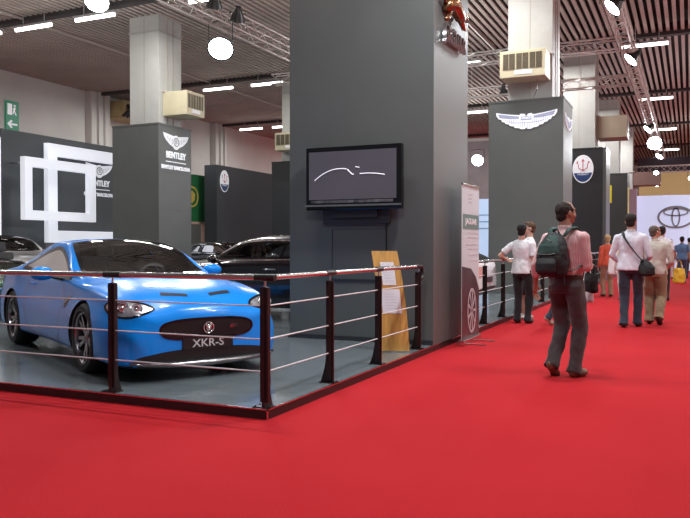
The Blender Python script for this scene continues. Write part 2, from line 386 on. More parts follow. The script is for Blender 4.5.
# ------------------------------------------------------------------ clad columns with concrete cores
YG = [9.09, 19.7, 30.4, 41.1]
def clad(name, label, x0, x1, y0, y1, h, z0=0.08, m=M_clad, seams=True):
    t = thing(name, label, 'column cladding', ((x0+x1)/2, (y0+y1)/2, z0), group='clad display columns')
    bm = nb(); box(bm, x0, x1, y0, y1, z0, h, 0.006); obj('panel_shell', bm, m, t, world=True)
    bm = nb(); box(bm, x0-0.012, x1+0.012, y0-0.012, y1+0.012, h-0.04, h+0.012); obj('top_edge', bm, m, t, world=True)
    if seams:
        bm = nb(); g = 0.0015
        for z in (1.22, 2.44, 3.66): 
            if z < h-0.2: box(bm, x1-0.001, x1+g, y0+0.01, y1-0.01, z+z0, z+z0+0.005)
        obj('panel_seam', bm, M_cladd, t, world=True)
    return t
def concrete(label, xc, y0, z0, group=None, w=1.2, d=1.2):
    t = thing('concrete_column', label, 'column', (xc, y0+d/2, z0), group='concrete hall columns')
    bm = nb(); x0, x1, y1 = xc-w/2, xc+w/2, y0+d
    box(bm, x0, x1, y0, y1, z0, ZC+0.4, 0.01); obj('shaft', bm, M_conc, t, world=True)
    bm = nb()   # vertical joint lines and cable conduits
    box(bm, xc-0.015, xc+0.015, y0-0.006, y0+0.01, z0, ZC); 
    box(bm, x1-0.01, x1+0.02, y0+d*0.35, y0+d*0.35+0.05, z0, ZC); box(bm, x1-0.01, x1+0.02, y0+d*0.6, y0+d*0.6+0.05, z0, ZC)
    obj('conduit', bm, mat('grey_conduit', (0.40, 0.38, 0.34), 0.6, noise_s=8, noise_amt=0.05), t, world=True)
    bm = nb(); box(bm, x0-0.02, x1+0.02, y0-0.02, y1+0.02, ZC-0.55, ZC-0.48); obj('band', bm, mat('band_grey', (0.42, 0.41, 0.39), 0.7, noise_s=8, noise_amt=0.05), t, world=True)
    return t

# main column with the television
T = clad('display_column', 'huge dark grey clad column carrying the television beside the blue coupe', -4.98, XE, 9.09, 10.68, 5.1, seams=False)
bm = nb(); box(bm, -4.34, -4.33, 9.084, 9.1, 0.08, 1.55); box(bm, -3.565, -3.555, 9.084, 9.1, 0.08, 1.62); box(bm, -4.34, -3.56, 9.084, 9.1, 1.55, 1.556)
box(bm, -4.34, -3.56, 9.082, 9.1, 0.86, 0.895); obj('access_panel_seam', bm, M_cladd, T, world=True)
bm = nb(); box(bm, -5.0, XE+0.0, 9.07, 9.09, 0.08, 0.14); obj('plinth', bm, M_cladd, T, world=True)
# leaping cat emblem and lettering on the aisle face
em = thing('cat_emblem', 'bronze and silver leaping cat emblem high on the big grey column', 'emblem', (XE, 9.8, 4.3))
MX = face_X(XE, 0, 0)
bm = nb()
tube(bm, [(XE+0.06, 9.42, 4.36), (XE+0.08, 9.50, 4.47), (XE+0.09, 9.66, 4.50), (XE+0.09, 9.84, 4.45), (XE+0.09, 10.0, 4.41), (XE+0.08, 10.12, 4.42)], [0.05, 0.085, 0.10, 0.085, 0.075, 0.05], 10)
tube(bm, [(XE+0.08, 10.08, 4.42), (XE+0.09, 10.2, 4.47), (XE+0.09, 10.27, 4.44)], [0.055, 0.055, 0.03], 10)
tube(bm, [(XE+0.08, 10.0, 4.40), (XE+0.08, 10.16, 4.31), (XE+0.08, 10.30, 4.33)], [0.05, 0.03, 0.022], 8)
tube(bm, [(XE+0.08, 9.52, 4.42), (XE+0.08, 9.46, 4.28), (XE+0.08, 9.34, 4.22)], [0.06, 0.035, 0.022], 8)
tube(bm, [(XE+0.06, 9.44, 4.40), (XE+0.06, 9.3, 4.52), (XE+0.06, 9.18, 4.52)], [0.025, 0.02, 0.012], 8)
obj('leaping_cat', bm, mat('bronze', (0.35, 0.18, 0.09), 0.22, metal=0.9, noise_s=12, noise_amt=0.3), em, smooth=True, world=True)
obj('lettering', text_bm('JAGUAR', 0.27, face_X(XE+0.045, 9.85, 4.08), 0.05, bold=0.006, width=0.98), M_chrome, em, world=True)
for y, z in ((9.5, 4.08), (9.85, 4.08), (10.2, 4.08), (9.7, 4.48)):
    bm = nb(); tube(bm, [(XE, y, z), (XE+0.05, y, z)], 0.012); obj('bracket', bm, M_steel, em, world=True)

# the aston clad column + others
T = clad('display_column', 'grey clad column with white winged badges behind the man with the backpack', -4.84, XE, YG[1], YG[1]+1.6, 5.1)
aston(T, face_mY(-3.86, YG[1], 4.57), 1.56); aston(T, face_X(XE, YG[1]+0.82, 4.55), 1.25)
T = clad('display_column', 'black column in the aisle row with a white oval trident badge', -5.0, -3.05, YG[2], YG[2]+1.5, 5.1, m=M_cladd)
bm = nb(); box(bm, -3.05, XE, YG[2], YG[2]+1.5, 0.08, 5.1); obj('side_panel', bm, M_clad, T, world=True)
maserati(T, face_mY(-3.78, YG[2], 4.30), 1.08)
T = clad('display_column', 'smaller looking dark grey column past the black trident column', -4.98, XE, YG[3], YG[3]+1.5, 5.05, m=mat('slate_cladding', (0.045, 0.05, 0.052), 0.5, noise_s=1, noise_amt=0.06))
bm = nb(); box(bm, -3.9, -3.68, YG[3]-0.02, YG[3], 3.55, 4.45); obj('yellow_poster', bm, mat('yellow_print', (0.75, 0.68, 0.03), 0.5, noise_s=14, noise_amt=0.15), T, world=True)
bm = nb(); box(bm, XE, XE+0.02, YG[3]+0.2, YG[3]+0.8, 2.9, 4.35); obj('yellow_poster', bm, mat('yellow_print', (1, 1, 1)), T, world=True)

T = clad('display_column', 'grey clad column with the white winged B badge beside the glowing frames', -17.5, -15.6, YG[1], YG[1]+1.75, 5.3)
bentley(T, face_X(-15.6, YG[1]+0.90, 4.80), 0.95)
T = clad('display_column', 'black clad column half hidden behind the big television column', -17.6, -15.6, YG[2], YG[2]+1.6, 5.2, m=M_cladd)

concrete('pale concrete column rising from the grey winged badge column in the aisle', -3.85, 20.1, 5.1, w=1.15)
concrete('pale concrete column rising behind the black trident column', -3.98, 30.7, 5.1)
concrete('distant pale concrete column above the small dark grey column', -3.98, 41.4, 5.05)
concrete('pinkish concrete column at the far end of the aisle left of the white logo wall', -3.98, 51.8, 0.0)
concrete('pale concrete column rising from the grey column with the winged B', -16.45, 20.05, 5.3, w=1.2)
concrete('pale concrete column rising from the black column half hidden by the television column', -16.5, 30.7, 5.2, w=1.45)

# ------------------------------------------------------------------ air handling boxes on the columns
def ac_unit(label, loc, rz, w=1.15, d=0.75, h=0.68, m=M_ac):
    t = thing('ventilation_unit', label, 'ventilation unit', loc, rz, group='ventilation boxes on the columns')     # faces local -y
    bm = nb(); box(bm, -w/2, w/2, -d, 0, 0, h, 0.02); obj('casing', bm, m, t)
    bm = nb(); 
    for k in range(3):
        a = -w/2+0.07+k*(w-0.14)/3; box(bm, a+0.02, a+(w-0.14)/3-0.02, -d-0.012, -d+0.01, h*0.30, h*0.88)
    g = obj('grille', bm, mat('grille_dark', (0.10, 0.08, 0.05), 0.5, noise_s=40, noise_amt=0.3), t)
    for k in range(3):
        a = -w/2+0.07+(k+0.5)*(w-0.14)/3; bm = nb(); box(bm, a-0.005, a+0.005, -d-0.02, -d-0.01, h*0.30, h*0.88); obj('grille_bar', bm, m, g)
    bm = nb(); box(bm, -0.2, 0.25, -d-0.01, -d+0.01, h*0.10, h*0.26); obj('white_plate', bm, M_white, t)
    for s in (-1, 1):
        bm = nb(); box(bm, s*w/2-0.05, s*w/2+0.05, -0.1, 0.3, h+0.0, h+0.05); obj('mounting_bracket', bm, M_alu, t)
    bm = nb(); tube(bm, [(0.3, -0.3, 0), (0.3, -0.32, -0.25), (0.1, 0.1, -0.45)], 0.012); obj('cable', bm, M_alu, t)
    return t
ac_unit('cream ventilation box with three dark grilles above the aisle winged badge column', (-3.9, 20.1, 5.62), 0)
ac_unit('cream ventilation box on the concrete column above the winged B badge', (-15.85, 20.75, 5.62), PI/2, w=1.0, d=0.95, h=0.78)
ac_unit('cream ventilation box at the left edge of the big television column', (-16.4, 30.7, 5.65), 0, w=1.5, d=0.8, h=0.8)
ac_unit('tan ventilation box on the concrete behind the black trident column', (-3.35, 31.7, 5.55), PI/2, w=1.2, d=1.1, h=0.85, m=mat('tan_enamel', (0.33, 0.27, 0.20), 0.6, noise_s=3, noise_amt=0.05))
ac_unit('distant brown ventilation box on the far pinkish column', (-3.35, 52.4, 5.2), PI/2, w=1.2, d=1.6, h=0.85, m=mat('brown_enamel', (0.20, 0.12, 0.10), 0.6, noise_s=3, noise_amt=0.05))

# ------------------------------------------------------------------ trusses
def truss(label, p, q, s=0.32, step=0.42, group=None):
    p = Vector(p); q = Vector(q); d = (q-p); L = d.length; d.normalize(); side = Vector((0, 0, 1)).cross(d).normalized(); up = Vector((0, 0, 1))
    t = thing('lighting_truss', label, 'truss', tuple((p+q)/2), group='aluminium lighting trusses')
    bm = nb(); cs = [(a*s/2, b*s/2) for a, b in ((-1, -1), (1, -1), (1, 1), (-1, 1))]
    for a, b in cs: tube(bm, [p+side*a+up*b, q+side*a+up*b], 0.026, 6)
    obj('chord', bm, M_alu, t, world=True)
    bm = nb(); n = int(L/step)
    for i in range(n):
        for k in range(4):
            a, b = (cs[k], cs[(k+1) % 4]) if i % 2 == 0 else (cs[(k+1) % 4], cs[k])
            tube(bm, [p+d*(i*step)+side*a[0]+up*a[1], p+d*((i+1)*step)+side*b[0]+up*b[1]], 0.013, 4, cap=False)
    obj('lattice', bm, M_alu, t, world=True)
    for f in (0.15, 0.5, 0.85):
        c = p+d*L*f; bm = nb(); tube(bm, [c+up*s/2, Vector((c.x, c.y, ZC))], 0.012, 6); obj('hanging_cable', bm, M_alu, t, world=True)
    return t
ZT = 7.0
truss('aluminium truss running down the aisle above the people', (-1.66, 0.5, ZT), (-1.66, 52, ZT))
truss('aluminium truss crossing over the blue coupe toward the big column', (-10.6, 6, ZT), (-10.6, 34, ZT), s=0.4)
truss('nearer cross truss over the winged badge column', (-13, 22.6, ZT), (-1.85, 22.6, ZT))
truss('farther cross truss over the black trident column', (-13, 27.6, ZT), (-1.85, 27.6, ZT))
truss('distant cross truss in front of the beige far wall', (-6, 53, 6.3), (9, 53, 6.3), s=0.4)

# ------------------------------------------------------------------ lamps
def flood(label, x, y, z, tilt=(0.0, 0.0), on=True, r=0.21, group=None, power=0, drop=0.35, col=(0.93, 0.96, 1.0), blend=0.8, size=150, shade=None):
    t = thing('flood_lamp', label, 'lamp', (x, y, z), group='flood lamps on the trusses')
    R = (Matrix.Rotation(tilt[0], 4, 'X') @ Matrix.Rotation(tilt[1], 4, 'Y'))
    bm = nb(); lathe(bm, [(0.001, 0.34), (0.07, 0.34), (0.09, 0.22), (0.13, 0.16), (r, 0.0), (r*0.94, 0.0), (0.11, 0.13), (0.001, 0.13)], R, 24); obj('housing', bm, shade or M_black, t, smooth=40)
    bm = nb(); lathe(bm, [(r*0.92, 0.012), (r*0.6, -0.02), (0.001, -0.03)], R, 24); obj('lens', bm, M_lamp if on else M_gloss, t, smooth=True)
    bm = nb(); tube(bm, [(-r-0.02, 0, 0.12), (-r-0.02, 0, 0.12+drop), (0, 0, 0.16+drop), (r+0.02, 0, 0.12+drop), (r+0.02, 0, 0.12)], 0.014, 6); obj('yoke', bm, M_black, t)
    if power:
        L = bpy.data.lights.new('lamp_beam', 'SPOT'); L.energy = power; L.spot_size = math.radians(size); L.spot_blend = blend; L.shadow_soft_size = 0.3; L.color = col
        lo = bpy.data.objects.new('lamp_beam', L); COL.objects.link(lo); lo.parent = t; lo.location = R @ Vector((0, 0, -0.08)); lo.rotation_euler = R.to_euler()
    return t
for i, (y, on, tl) in enumerate([(2.5, True, (0.0, 0)), (7.5, True, (0, 0)), (12.5, True, (0.0, 0))]):  # lamps added above the view for their spot light
    flood(['flood lamp at the near end of the aisle truss, before the platform corner', 'flood lamp on the aisle truss over the backpack man', 'flood lamp on the aisle truss level with the end of the television column'][i], -1.66, y, 6.25, (0.15, 0), power=1)
flood('bright oval flood lamp at the top edge on the aisle truss', -1.60, 17.6, 6.55, (-0.35, 0.75), r=0.23, power=1)
flood('flood lamp hanging under the junction of the aisle truss and nearer cross truss', -1.55, 22.5, 6.5, (-0.35, 0.75), r=0.23, power=1)
flood('small flood lamp on the far part of the aisle truss', -1.72, 35.5, 6.4, (-0.4, 0.7), r=0.23, power=1)
flood('dazzling round flood lamp farther down the aisle truss', -1.62, 40, 6.35, (-1.1, 0.0), r=0.37, power=1)
flood('last small flood lamp on the aisle truss near the far columns', -1.6, 45.5, 6.3, (-0.5, 0.5), r=0.23, power=1)
flood('dazzling flood lamp hanging under the left truss above the black sedan', -10.6, 15.8, 6.2, (-0.75, -0.3), r=0.33, power=1, drop=0.55)
flood('dazzling flood lamp at the top edge above the left stand', -14.0, 15.2, 7.65, (-0.75, -0.3), r=0.34, power=1)
flood('unlit black spot lamp on the left truss nearer the corner', -10.3, 15.1, 7.0, (0.5, 0.4), on=False, r=0.2, drop=0.1)
flood('unlit black spot lamp on the left truss nearer the big column', -10.3, 16.1, 6.95, (0.5, 0.4), on=False, r=0.2, drop=0.1)
flood('small bright lamp seen between the big column and winged badge column', -9.0, 34.5, 5.3, (-1.1, 0.0), r=0.3, power=0)
flood('small black spot lamp on the farther cross truss left of the aisle column', -6.2, 27.6, 6.9, (0.5, 0), on=False, r=0.18, drop=0.1)
for i, (x, y, z) in enumerate([(-2.1, 56, 5.5), (0.0, 56, 5.9), (-1.9, 49.5, 5.75)]):
    flood(['small warm lamp glowing against the beige far wall', 'small lamp at the right edge above the white logo wall', 'tiny lamp on the distant truss above the white logo wall'][i], x, y, z, (-0.9, 0), r=0.15)

def fluor(x1, y, L=1.6, lab=''):
    t = thing('fluorescent_light', lab, 'light fitting', (x1-L/2, y, 8.5), group='fluorescent ceiling lights')
    bm = nb(); box(bm, x1-L-0.05, x1+0.05, y-0.07, y+0.07, 8.50, 8.58, 0.01); box(bm, x1-L*0.8, x1-L*0.8+0.03, y-0.01, y+0.01, 8.58, ZC); box(bm, x1-L*0.2, x1-L*0.2+0.03, y-0.01, y+0.01, 8.58, ZC)
    obj('housing', bm, mat('grey_enamel', (0.35, 0.35, 0.36), 0.5, noise_s=5, noise_amt=0.05), t, world=True)
    bm = nb(); tube(bm, [(x1-L, y, 8.45), (x1, y, 8.45)], 0.055, 10); obj('tube', bm, M_tubem, t, world=True)
FL = [(18.3, -21.0, 'leftmost short fluorescent tube at the left edge of the ceiling'), (18.3, -18.75, 'second fluorescent tube from the left edge of the ceiling'), (18.3, -16.15, 'third fluorescent tube from the left, just left of the concrete column'),
      (18.3, -11.8, 'fluorescent tube at the top edge beside the left truss'),
      (28.9, -18.75, 'fluorescent tube right of the cream box beside the left concrete column'), (28.9, -16.2, 'fluorescent tube left of the big column in the second ceiling row'), (28.9, -7.45, 'fluorescent tube just right of the big column under the cross truss'), (28.9, -0.75, 'fluorescent tube right of the aisle truss, nearest of its line'),
      (39.6, -23.6, 'small far fluorescent tube over the green panel, left of a pair'), (39.6, -21.3, 'small far fluorescent tube over the black fascia wall, right of a pair'), (39.6, -9.8, 'far fluorescent tube low beside the winged badge column'), (39.6, -0.8, 'fluorescent tube right of the aisle truss, second of its line'),
      (50.2, -0.8, 'fluorescent tube right of the aisle truss, third of its line'), (60.9, -0.8, 'fluorescent tube right of the aisle truss, fourth of its line'), (71.5, -1.0, 'farthest fluorescent tube above the far beige wall'), (71.5, 1.3, 'farthest fluorescent tube at the right edge of the picture')]
for y, x1, lab in FL: fluor(x1, y, 1.55 if y < 70 else 2.3, lab)

# ------------------------------------------------------------------ left stand: fascia walls and glowing frames
T = thing('fascia_wall', 'long dark grey stand wall behind the glowing square frames', 'partition', (-20.75, 22, 0.08))
bm = nb(); box(bm, -20.9, -20.6, 17.95, 26.3, 0.08, 5.2, 0.01); obj('panel', bm, mat('slate_wall', (0.065, 0.075, 0.082), 0.5, noise_s=1, noise_amt=0.06), T, world=True)
bentley(T, face_X(-20.6, 22.45, 4.22), 1.0)
T = thing('light_strip', 'tall white glowing strip at the left edge of the picture', 'light', (-20.6, 17.8, 0))
bm = nb(); box(bm, -20.85, -20.55, 17.55, 17.88, 0.1, 4.9, 0.02); obj('diffuser', bm, M_frameg, T, world=True)
bm = nb(); box(bm, -20.9, -20.5, 17.5, 17.93, 0.08, 0.12); obj('base', bm, M_black, T, world=True)
def light_frame(lab, X, y0, y1, z0, z1, w, d, foot):
    t = thing('illuminated_square', lab, 'light frame', (X, (y0+y1)/2, 0))
    bm = nb(); prev = None
    outer = [(y0, z0), (y1, z0), (y1, z1), (y0, z1)]; inner = [(y0+w, z0+w), (y1-w, z0+w), (y1-w, z1-w), (y0+w, z1-w)]
    V = {}
    for nm, P in (('o', outer), ('i', inner)):
        for sx in (0, 1): V[nm, sx] = [bm.verts.new((X+sx*d, y, z)) for y, z in P]
    for k in range(4):
        j = (k+1) % 4
        bm.faces.new((V['o', 1][k], V['o', 1][j], V['i', 1][j], V['i', 1][k])); bm.faces.new((V['o', 0][j], V['o', 0][k], V['i', 0][k], V['i', 0][j]))
        bm.faces.new((V['o', 0][k], V['o', 0][j], V['o', 1][j], V['o', 1][k])); bm.faces.new((V['i', 1][k], V['i', 1][j], V['i', 0][j], V['i', 0][k]))
    obj('glowing_frame', bm, M_frameg, t, world=True)
    for y in (y0+w, y1-w):
        bm = nb(); tube(bm, [(X+0.01, y, z1-w/2), (foot, y, z1-w/2)], 0.03, 8); obj('bracket', bm, M_steel, t, world=True)
light_frame('smaller glowing white square frame in front of the larger one', -19.8, 17.98, 21.19, 2.19, 4.24, 0.31, 0.20, -20.62)
light_frame('larger glowing white frame partly hidden by the grey column', -20.42, 19.56, 25.3, 1.45, 4.9, 0.42, 0.2, -20.62)
# green panel wall and opening
T = thing('green_panel_wall', 'green stand panel with gold round badge beside the black trident wall', 'partition', (-21.7, 28, 0.08))
bm = nb(); box(bm, -21.8, -21.6, 25.0, 31.3, 2.5, 4.75); obj('green_panel', bm, M_green, T, world=True)
bm = nb(); box(bm, -21.8, -21.6, 25.0, 31.3, 2.38, 2.5); box(bm, -21.8, -21.6, 30.75, 30.9, 0.08, 2.4); box(bm, -21.8, -21.6, 25.0, 25.2, 0.08, 2.4); obj('door_frame', bm, mat('pale_pink_trim', (0.62, 0.42, 0.34), 0.6, noise_s=4, noise_amt=0.05), T, world=True)
bm = nb(); box(bm, -22.9, -22.8, 24.5, 33, 0.08, 2.5); obj('back_panel', bm, mat('pale_grey_panel', (0.42, 0.42, 0.43), 0.7, noise_s=2, noise_amt=0.06), T, world=True)
bm = nb(); Mg = face_X(-21.6, 29.75, 3.68); ring(bm, 0.42, 0.5, Mg, 0.02); prism(bm, [(0.0, 0.3), (-0.26, 0.12), (-0.2, -0.16), (0.0, -0.3), (0.2, -0.16), (0.26, 0.12)], Mg, 0.02); obj('round_badge', bm, M_gold, T, world=True)
T = thing('fascia_wall', 'long black stand wall with a white oval badge left of the television column', 'partition', (-20.85, 37, 0.08))
bm = nb(); box(bm, -21.2, -20.5, 30.2, 43, 0.08, 5.2, 0.01); obj('panel', bm, mat('charcoal_wall', (0.03, 0.034, 0.042), 0.5, noise_s=1, noise_amt=0.06), T, world=True)
maserati(T, face_X(-20.5, 30.85, 4.46), 1.05)
# beige block high on the left rear wall
T = thing('wall_duct', 'yellowish square block high on the rear wall left of the concrete column', 'duct', (-26.4, 31, 7.5))
bm = nb(); box(bm, -26.98, -25.8, 29.9, 33.0, 7.75, 8.65, 0.02); obj('casing', bm, mat('yellowed_enamel', (0.52, 0.43, 0.22), 0.6, noise_s=2, noise_amt=0.1), T, world=True)
bm = nb(); 
for k in range(5): tube(bm, [(-25.8, 29.8+0.25*k, 7.8), (-25.5, 30.0+0.25*k, 8.1), (-25.8, 30.2+0.25*k, 8.4)], 0.09, 8)
obj('pipe', bm, M_black, T, world=True)
# exit sign on the left wall
T = thing('exit_sign', 'green and white emergency exit sign high on the left wall', 'sign', (-26.97, 23.9, 6.35))
bm = nb(); box(bm, -27.0, -26.93, 23.7, 24.4, 6.3, 7.65, 0.01); obj('sign_plate', bm, mat('sign_green', (0.02, 0.25, 0.14), 0.4, emis=(0.02, 0.3, 0.16), estr=0.15, noise_s=5, noise_amt=0.03), T, world=True)
Ms = face_X(-26.93, 24.05, 6.98)
bm = nb()
prism(bm, [(-0.26, 0.06), (-0.02, 0.06), (-0.02, 0.54), (-0.26, 0.54)], Ms, 0.01)
prism(bm, circ(0.055, 12, c=(0.12, 0.47)), Ms, 0.01)
prism(bm, [(0.05, 0.38), (0.17, 0.40), (0.13, 0.25), (0.22, 0.08), (0.17, 0.06), (0.09, 0.22), (0.04, 0.1), (-0.0, 0.12), (0.05, 0.24)][::-1], Ms, 0.01)
prism(bm, [(-0.28, -0.34), (-0.08, -0.16), (0.0, -0.2), (-0.1, -0.3), (0.26, -0.3), (0.26, -0.38), (-0.1, -0.38), (0.0, -0.48), (-0.08, -0.52)][::-1], Ms, 0.01)
obj('pictogram', bm, M_logo, T, world=True)

# ------------------------------------------------------------------ far end of the aisle
T = thing('logo_wall', 'wide white wall with a grey three-ellipse logo at the end of the aisle', 'partition', (1.6, 45, 0))
bm = nb(); box(bm, -2.73, 6.5, 44.9, 45.2, 0, 4.1, 0.01); obj('panel', bm, mat('bluish_white_wall', (0.55, 0.60, 0.80), 0.5, emis=(0.62, 0.72, 1), estr=0.55, noise_s=1, noise_amt=0.03), T, world=True)  # blue-white glow put into the panel colour against the carpet's pink cast
bm = nb(); ML = face_mY(-0.72, 44.9, 2.90)
g = 1.02
def ering(cx, cy, a, b, t):
    n = 48; A = []
    for (k0, z) in ((0, 0), (1, 0), (1, 0.05), (0, 0.05)):
        aa, bb = (a-t, b-t) if k0 == 0 else (a, b)
        A.append([bm.verts.new(ML @ Vector((cx+aa*math.cos(2*PI*k/n), cy+bb*math.sin(2*PI*k/n), z))) for k in range(n)])
    for i in range(4):
        for k in range(n): bm.faces.new((A[i][k], A[i][(k+1) % n], A[(i+1) % 4][(k+1) % n], A[(i+1) % 4][k]))
ering(0, 0, 0.93, 0.62, 0.11); ering(0, 0.27, 0.64, 0.23, 0.085); ering(0, 0.0, 0.23, 0.53, 0.085)
obj('ellipse_logo', bm, mat('silver_logo', (0.38, 0.40, 0.43), 0.3, metal=0.6, noise_s=8, noise_amt=0.05), T, world=True)
T = thing('lilac_partition', 'narrow lilac partition standing left of the white logo wall', 'partition', (-2.9, 45.5, 0))
bm = nb(); box(bm, -3.2, -2.66, 44.2, 44.4, 0, 4.45, 0.01); obj('panel', bm, mat('lilac_paint', (0.52, 0.40, 0.50), 0.6, noise_s=2, noise_amt=0.05), T, world=True)
bm = nb(); box(bm, -3.4, -2.5, 44.0, 44.6, 0, 0.04); obj('base', bm, M_steel, T, world=True)
T = thing('beige_wall', 'warm beige lit wall band above the white logo wall', 'partition', (3, 62, 0))
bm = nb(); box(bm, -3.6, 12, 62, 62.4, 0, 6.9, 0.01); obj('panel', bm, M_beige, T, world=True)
bm = nb(); box(bm, -3.7, 12.1, 61.8, 62.5, 6.9, 8.0); obj('dark_header', bm, mat('dark_header', (0.05, 0.05, 0.07), 0.7, noise_s=2, noise_amt=0.1), T, world=True)
T = thing('projection_screen', 'pale blue screen seen behind the white car between the columns', 'screen', (-6.3, 24.6, 0))
bm = nb(); box(bm, -7.9, -5.45, 24.6, 24.7, 0.4, 2.88, 0.01); obj('screen_face', bm, mat('pale_blue_screen', (0.50, 0.62, 0.82), 0.5, emis=(0.5, 0.65, 0.95), estr=0.45, noise_s=0.8, noise_amt=0.1), T, world=True)
bm = nb()
for k in range(3): box(bm, -7.9, -5.45, 24.585, 24.6, 1.9+0.22*k, 1.925+0.22*k)
obj('printed_line', bm, mat('teal_print', (0.12, 0.30, 0.40), 0.5, noise_s=5, noise_amt=0.05), T, world=True)
bm = nb(); box(bm, -7.9, -7.8, 24.5, 24.9, 0.08, 0.4); box(bm, -5.55, -5.45, 24.5, 24.9, 0.08, 0.4); obj('foot', bm, M_black, T, world=True)
T = thing('rear_partition', 'distant pinkish grey partition seen between the two nearest columns', 'partition', (-10, 46, 0))
bm = nb(); box(bm, -16, -5.2, 46, 46.3, 0, 7.8, 0.01); obj('panel', bm, mat('dusty_pink_panel', (0.42, 0.36, 0.38), 0.7, noise_s=1.2, noise_amt=0.15), T, world=True)
bm = nb(); box(bm, -16.05, -5.15, 45.95, 46.35, 7.8, 8.0); obj('cap_rail', bm, M_alu, T, world=True)
# ================================================================== RAILINGS
def post_mesh(x, y, ax, z0=0.08, top=1.015, base_plate=True):
    """flat dark post, wide across the rail line is thin; the foot flares inward. ax: 'x' rail runs along X, 'y' along Y"""
    bm = nb()
    prof = [(0.060, 0.0), (0.047, 0.10), (0.037, 0.25), (0.034, 0.5), (0.034, 1.0)]
    H = top - z0
    inn = []
    n = 12
    L = []
    R = []
    for k in range(n+1):
        t = k/n; L.append((-0.036 - 0.06*max(0, 1-t/0.30)**2, z0+H*t)); R.append((0.036, z0+H*t))
    pts = L + R[::-1]
    th = 0.022
    if ax == 'y':  # broad side faces along Y? broad side in X direction (inward foot flare to -X)
        M = Matrix(((1, 0, 0, x), (0, 0, 1, y-th/2), (0, 1, 0, 0), (0, 0, 0, 1)))
    else:
        M = Matrix(((0, 0, 1, x-th/2), (-1, 0, 0, y), (0, 1, 0, 0), (0, 0, 0, 1)))
    prism(bm, pts[::-1], M, th)
    # second blade with a slim gap: the posts are twin flats
    bm.normal_update()
    return bm
def railing(label, path, posts, cz=(0.865, 0.605, 0.353), name='railing', joints=()):
    t = thing(name, label, 'railing', (path[0][0], path[0][1], 0.08))
    for (x, y, ax) in posts:
        bm = post_mesh(x, y, ax)
        if ax == 'y': box(bm, x-0.022, x+0.022, y-0.035, y+0.035, 0.12, 1.01, 0.003)
        else: box(bm, x-0.035, x+0.035, y-0.022, y+0.022, 0.12, 1.01, 0.003)
        p = obj('post', bm, M_post, t, world=True)
        bm = nb(); tube(bm, [(x, y, 1.0), (x, y, 1.07)], 0.009, 8); obj('stem', bm, M_steel, p, world=True)
        bm = nb(); box(bm, x-0.09, x+0.07, y-0.05, y+0.05, 0.0801, 0.088)
        for a in (-0.07, 0.05):
            for b in (-0.035, 0.035): tube(bm, [(x+a, y+b, 0.085), (x+a, y+b, 0.096)], 0.008, 6)
        obj('base_plate', bm, M_post, p, world=True)
    segs = list(zip(path, path[1:]))
    bm = nb(); 
    for (a, b) in segs: tube(bm, [(a[0], a[1], 1.085), (b[0], b[1], 1.085)], 0.024, 14)
    for a in path[1:-1]: ellip(bm, (a[0], a[1], 1.085), (0.024,)*3)
    obj('handrail', bm, M_steel, t, smooth=60, world=True)
    for (x, y, ax) in posts:
        bm = nb(); dx, dy = (0.09, 0) if ax == 'x' else (0, 0.09)
        tube(bm, [(x-dx, y-dy, 1.085), (x+dx, y+dy, 1.085)], 0.0275, 14); obj('rail_sleeve', bm, M_black, t, smooth=60, world=True)
    for z in cz:
        bm = nb()
        for (a, b) in segs: tube(bm, [(a[0], a[1], z), (b[0], b[1], z)], 0.0065, 6)
        obj('wire', bm, mat('wire_grey', (0.62, 0.62, 0.64), 0.45, metal=0.25, noise_s=30, noise_amt=0.05), t, world=True)
    return t
xr = XE-0.06; yr = YE+0.07
railing('steel handrail and wire railing around the corner in front of the blue coupe', [(-12.4, yr), (xr, yr), (xr, 8.74)],
        [(-12.35, yr, 'x'), (-10.78, yr, 'x'), (-9.21, yr, 'x'), (-7.64, yr, 'x'), (-6.07, yr, 'x'), (-4.50, yr, 'x'), (xr, yr, 'x'), (xr, 6.22, 'y'), (xr, 7.40, 'y'), (xr, 8.68, 'y')])
railing('railing beyond the roll-up banner with a young man leaning on it', [(xr, 10.72), (xr, 19.62)],
        [(xr, 10.85, 'y'), (xr, 11.95, 'y'), (xr, 13.25, 'y'), (xr, 14.6, 'y'), (xr, 15.9, 'y'), (xr, 17.2, 'y'), (xr, 18.5, 'y'), (xr, 19.5, 'y')])
railing('distant railing between the two far display columns', [(xr, 21.4), (xr, 30.3)],
        [(xr, 21.5, 'y'), (xr, 24.4, 'y'), (xr, 27.3, 'y'), (xr, 30.2, 'y')])

bm = nb(); tube(bm, [(xr, 8.70, 1.085), (xr, 8.79, 1.08), (xr, 8.83, 1.05), (xr, 8.835, 0.98), (xr, 8.80, 0.93), (xr, 8.70, 0.92)], 0.026, 10)
obj('rail_elbow', bm, M_black, bpy.data.objects['railing'], smooth=60, world=True)
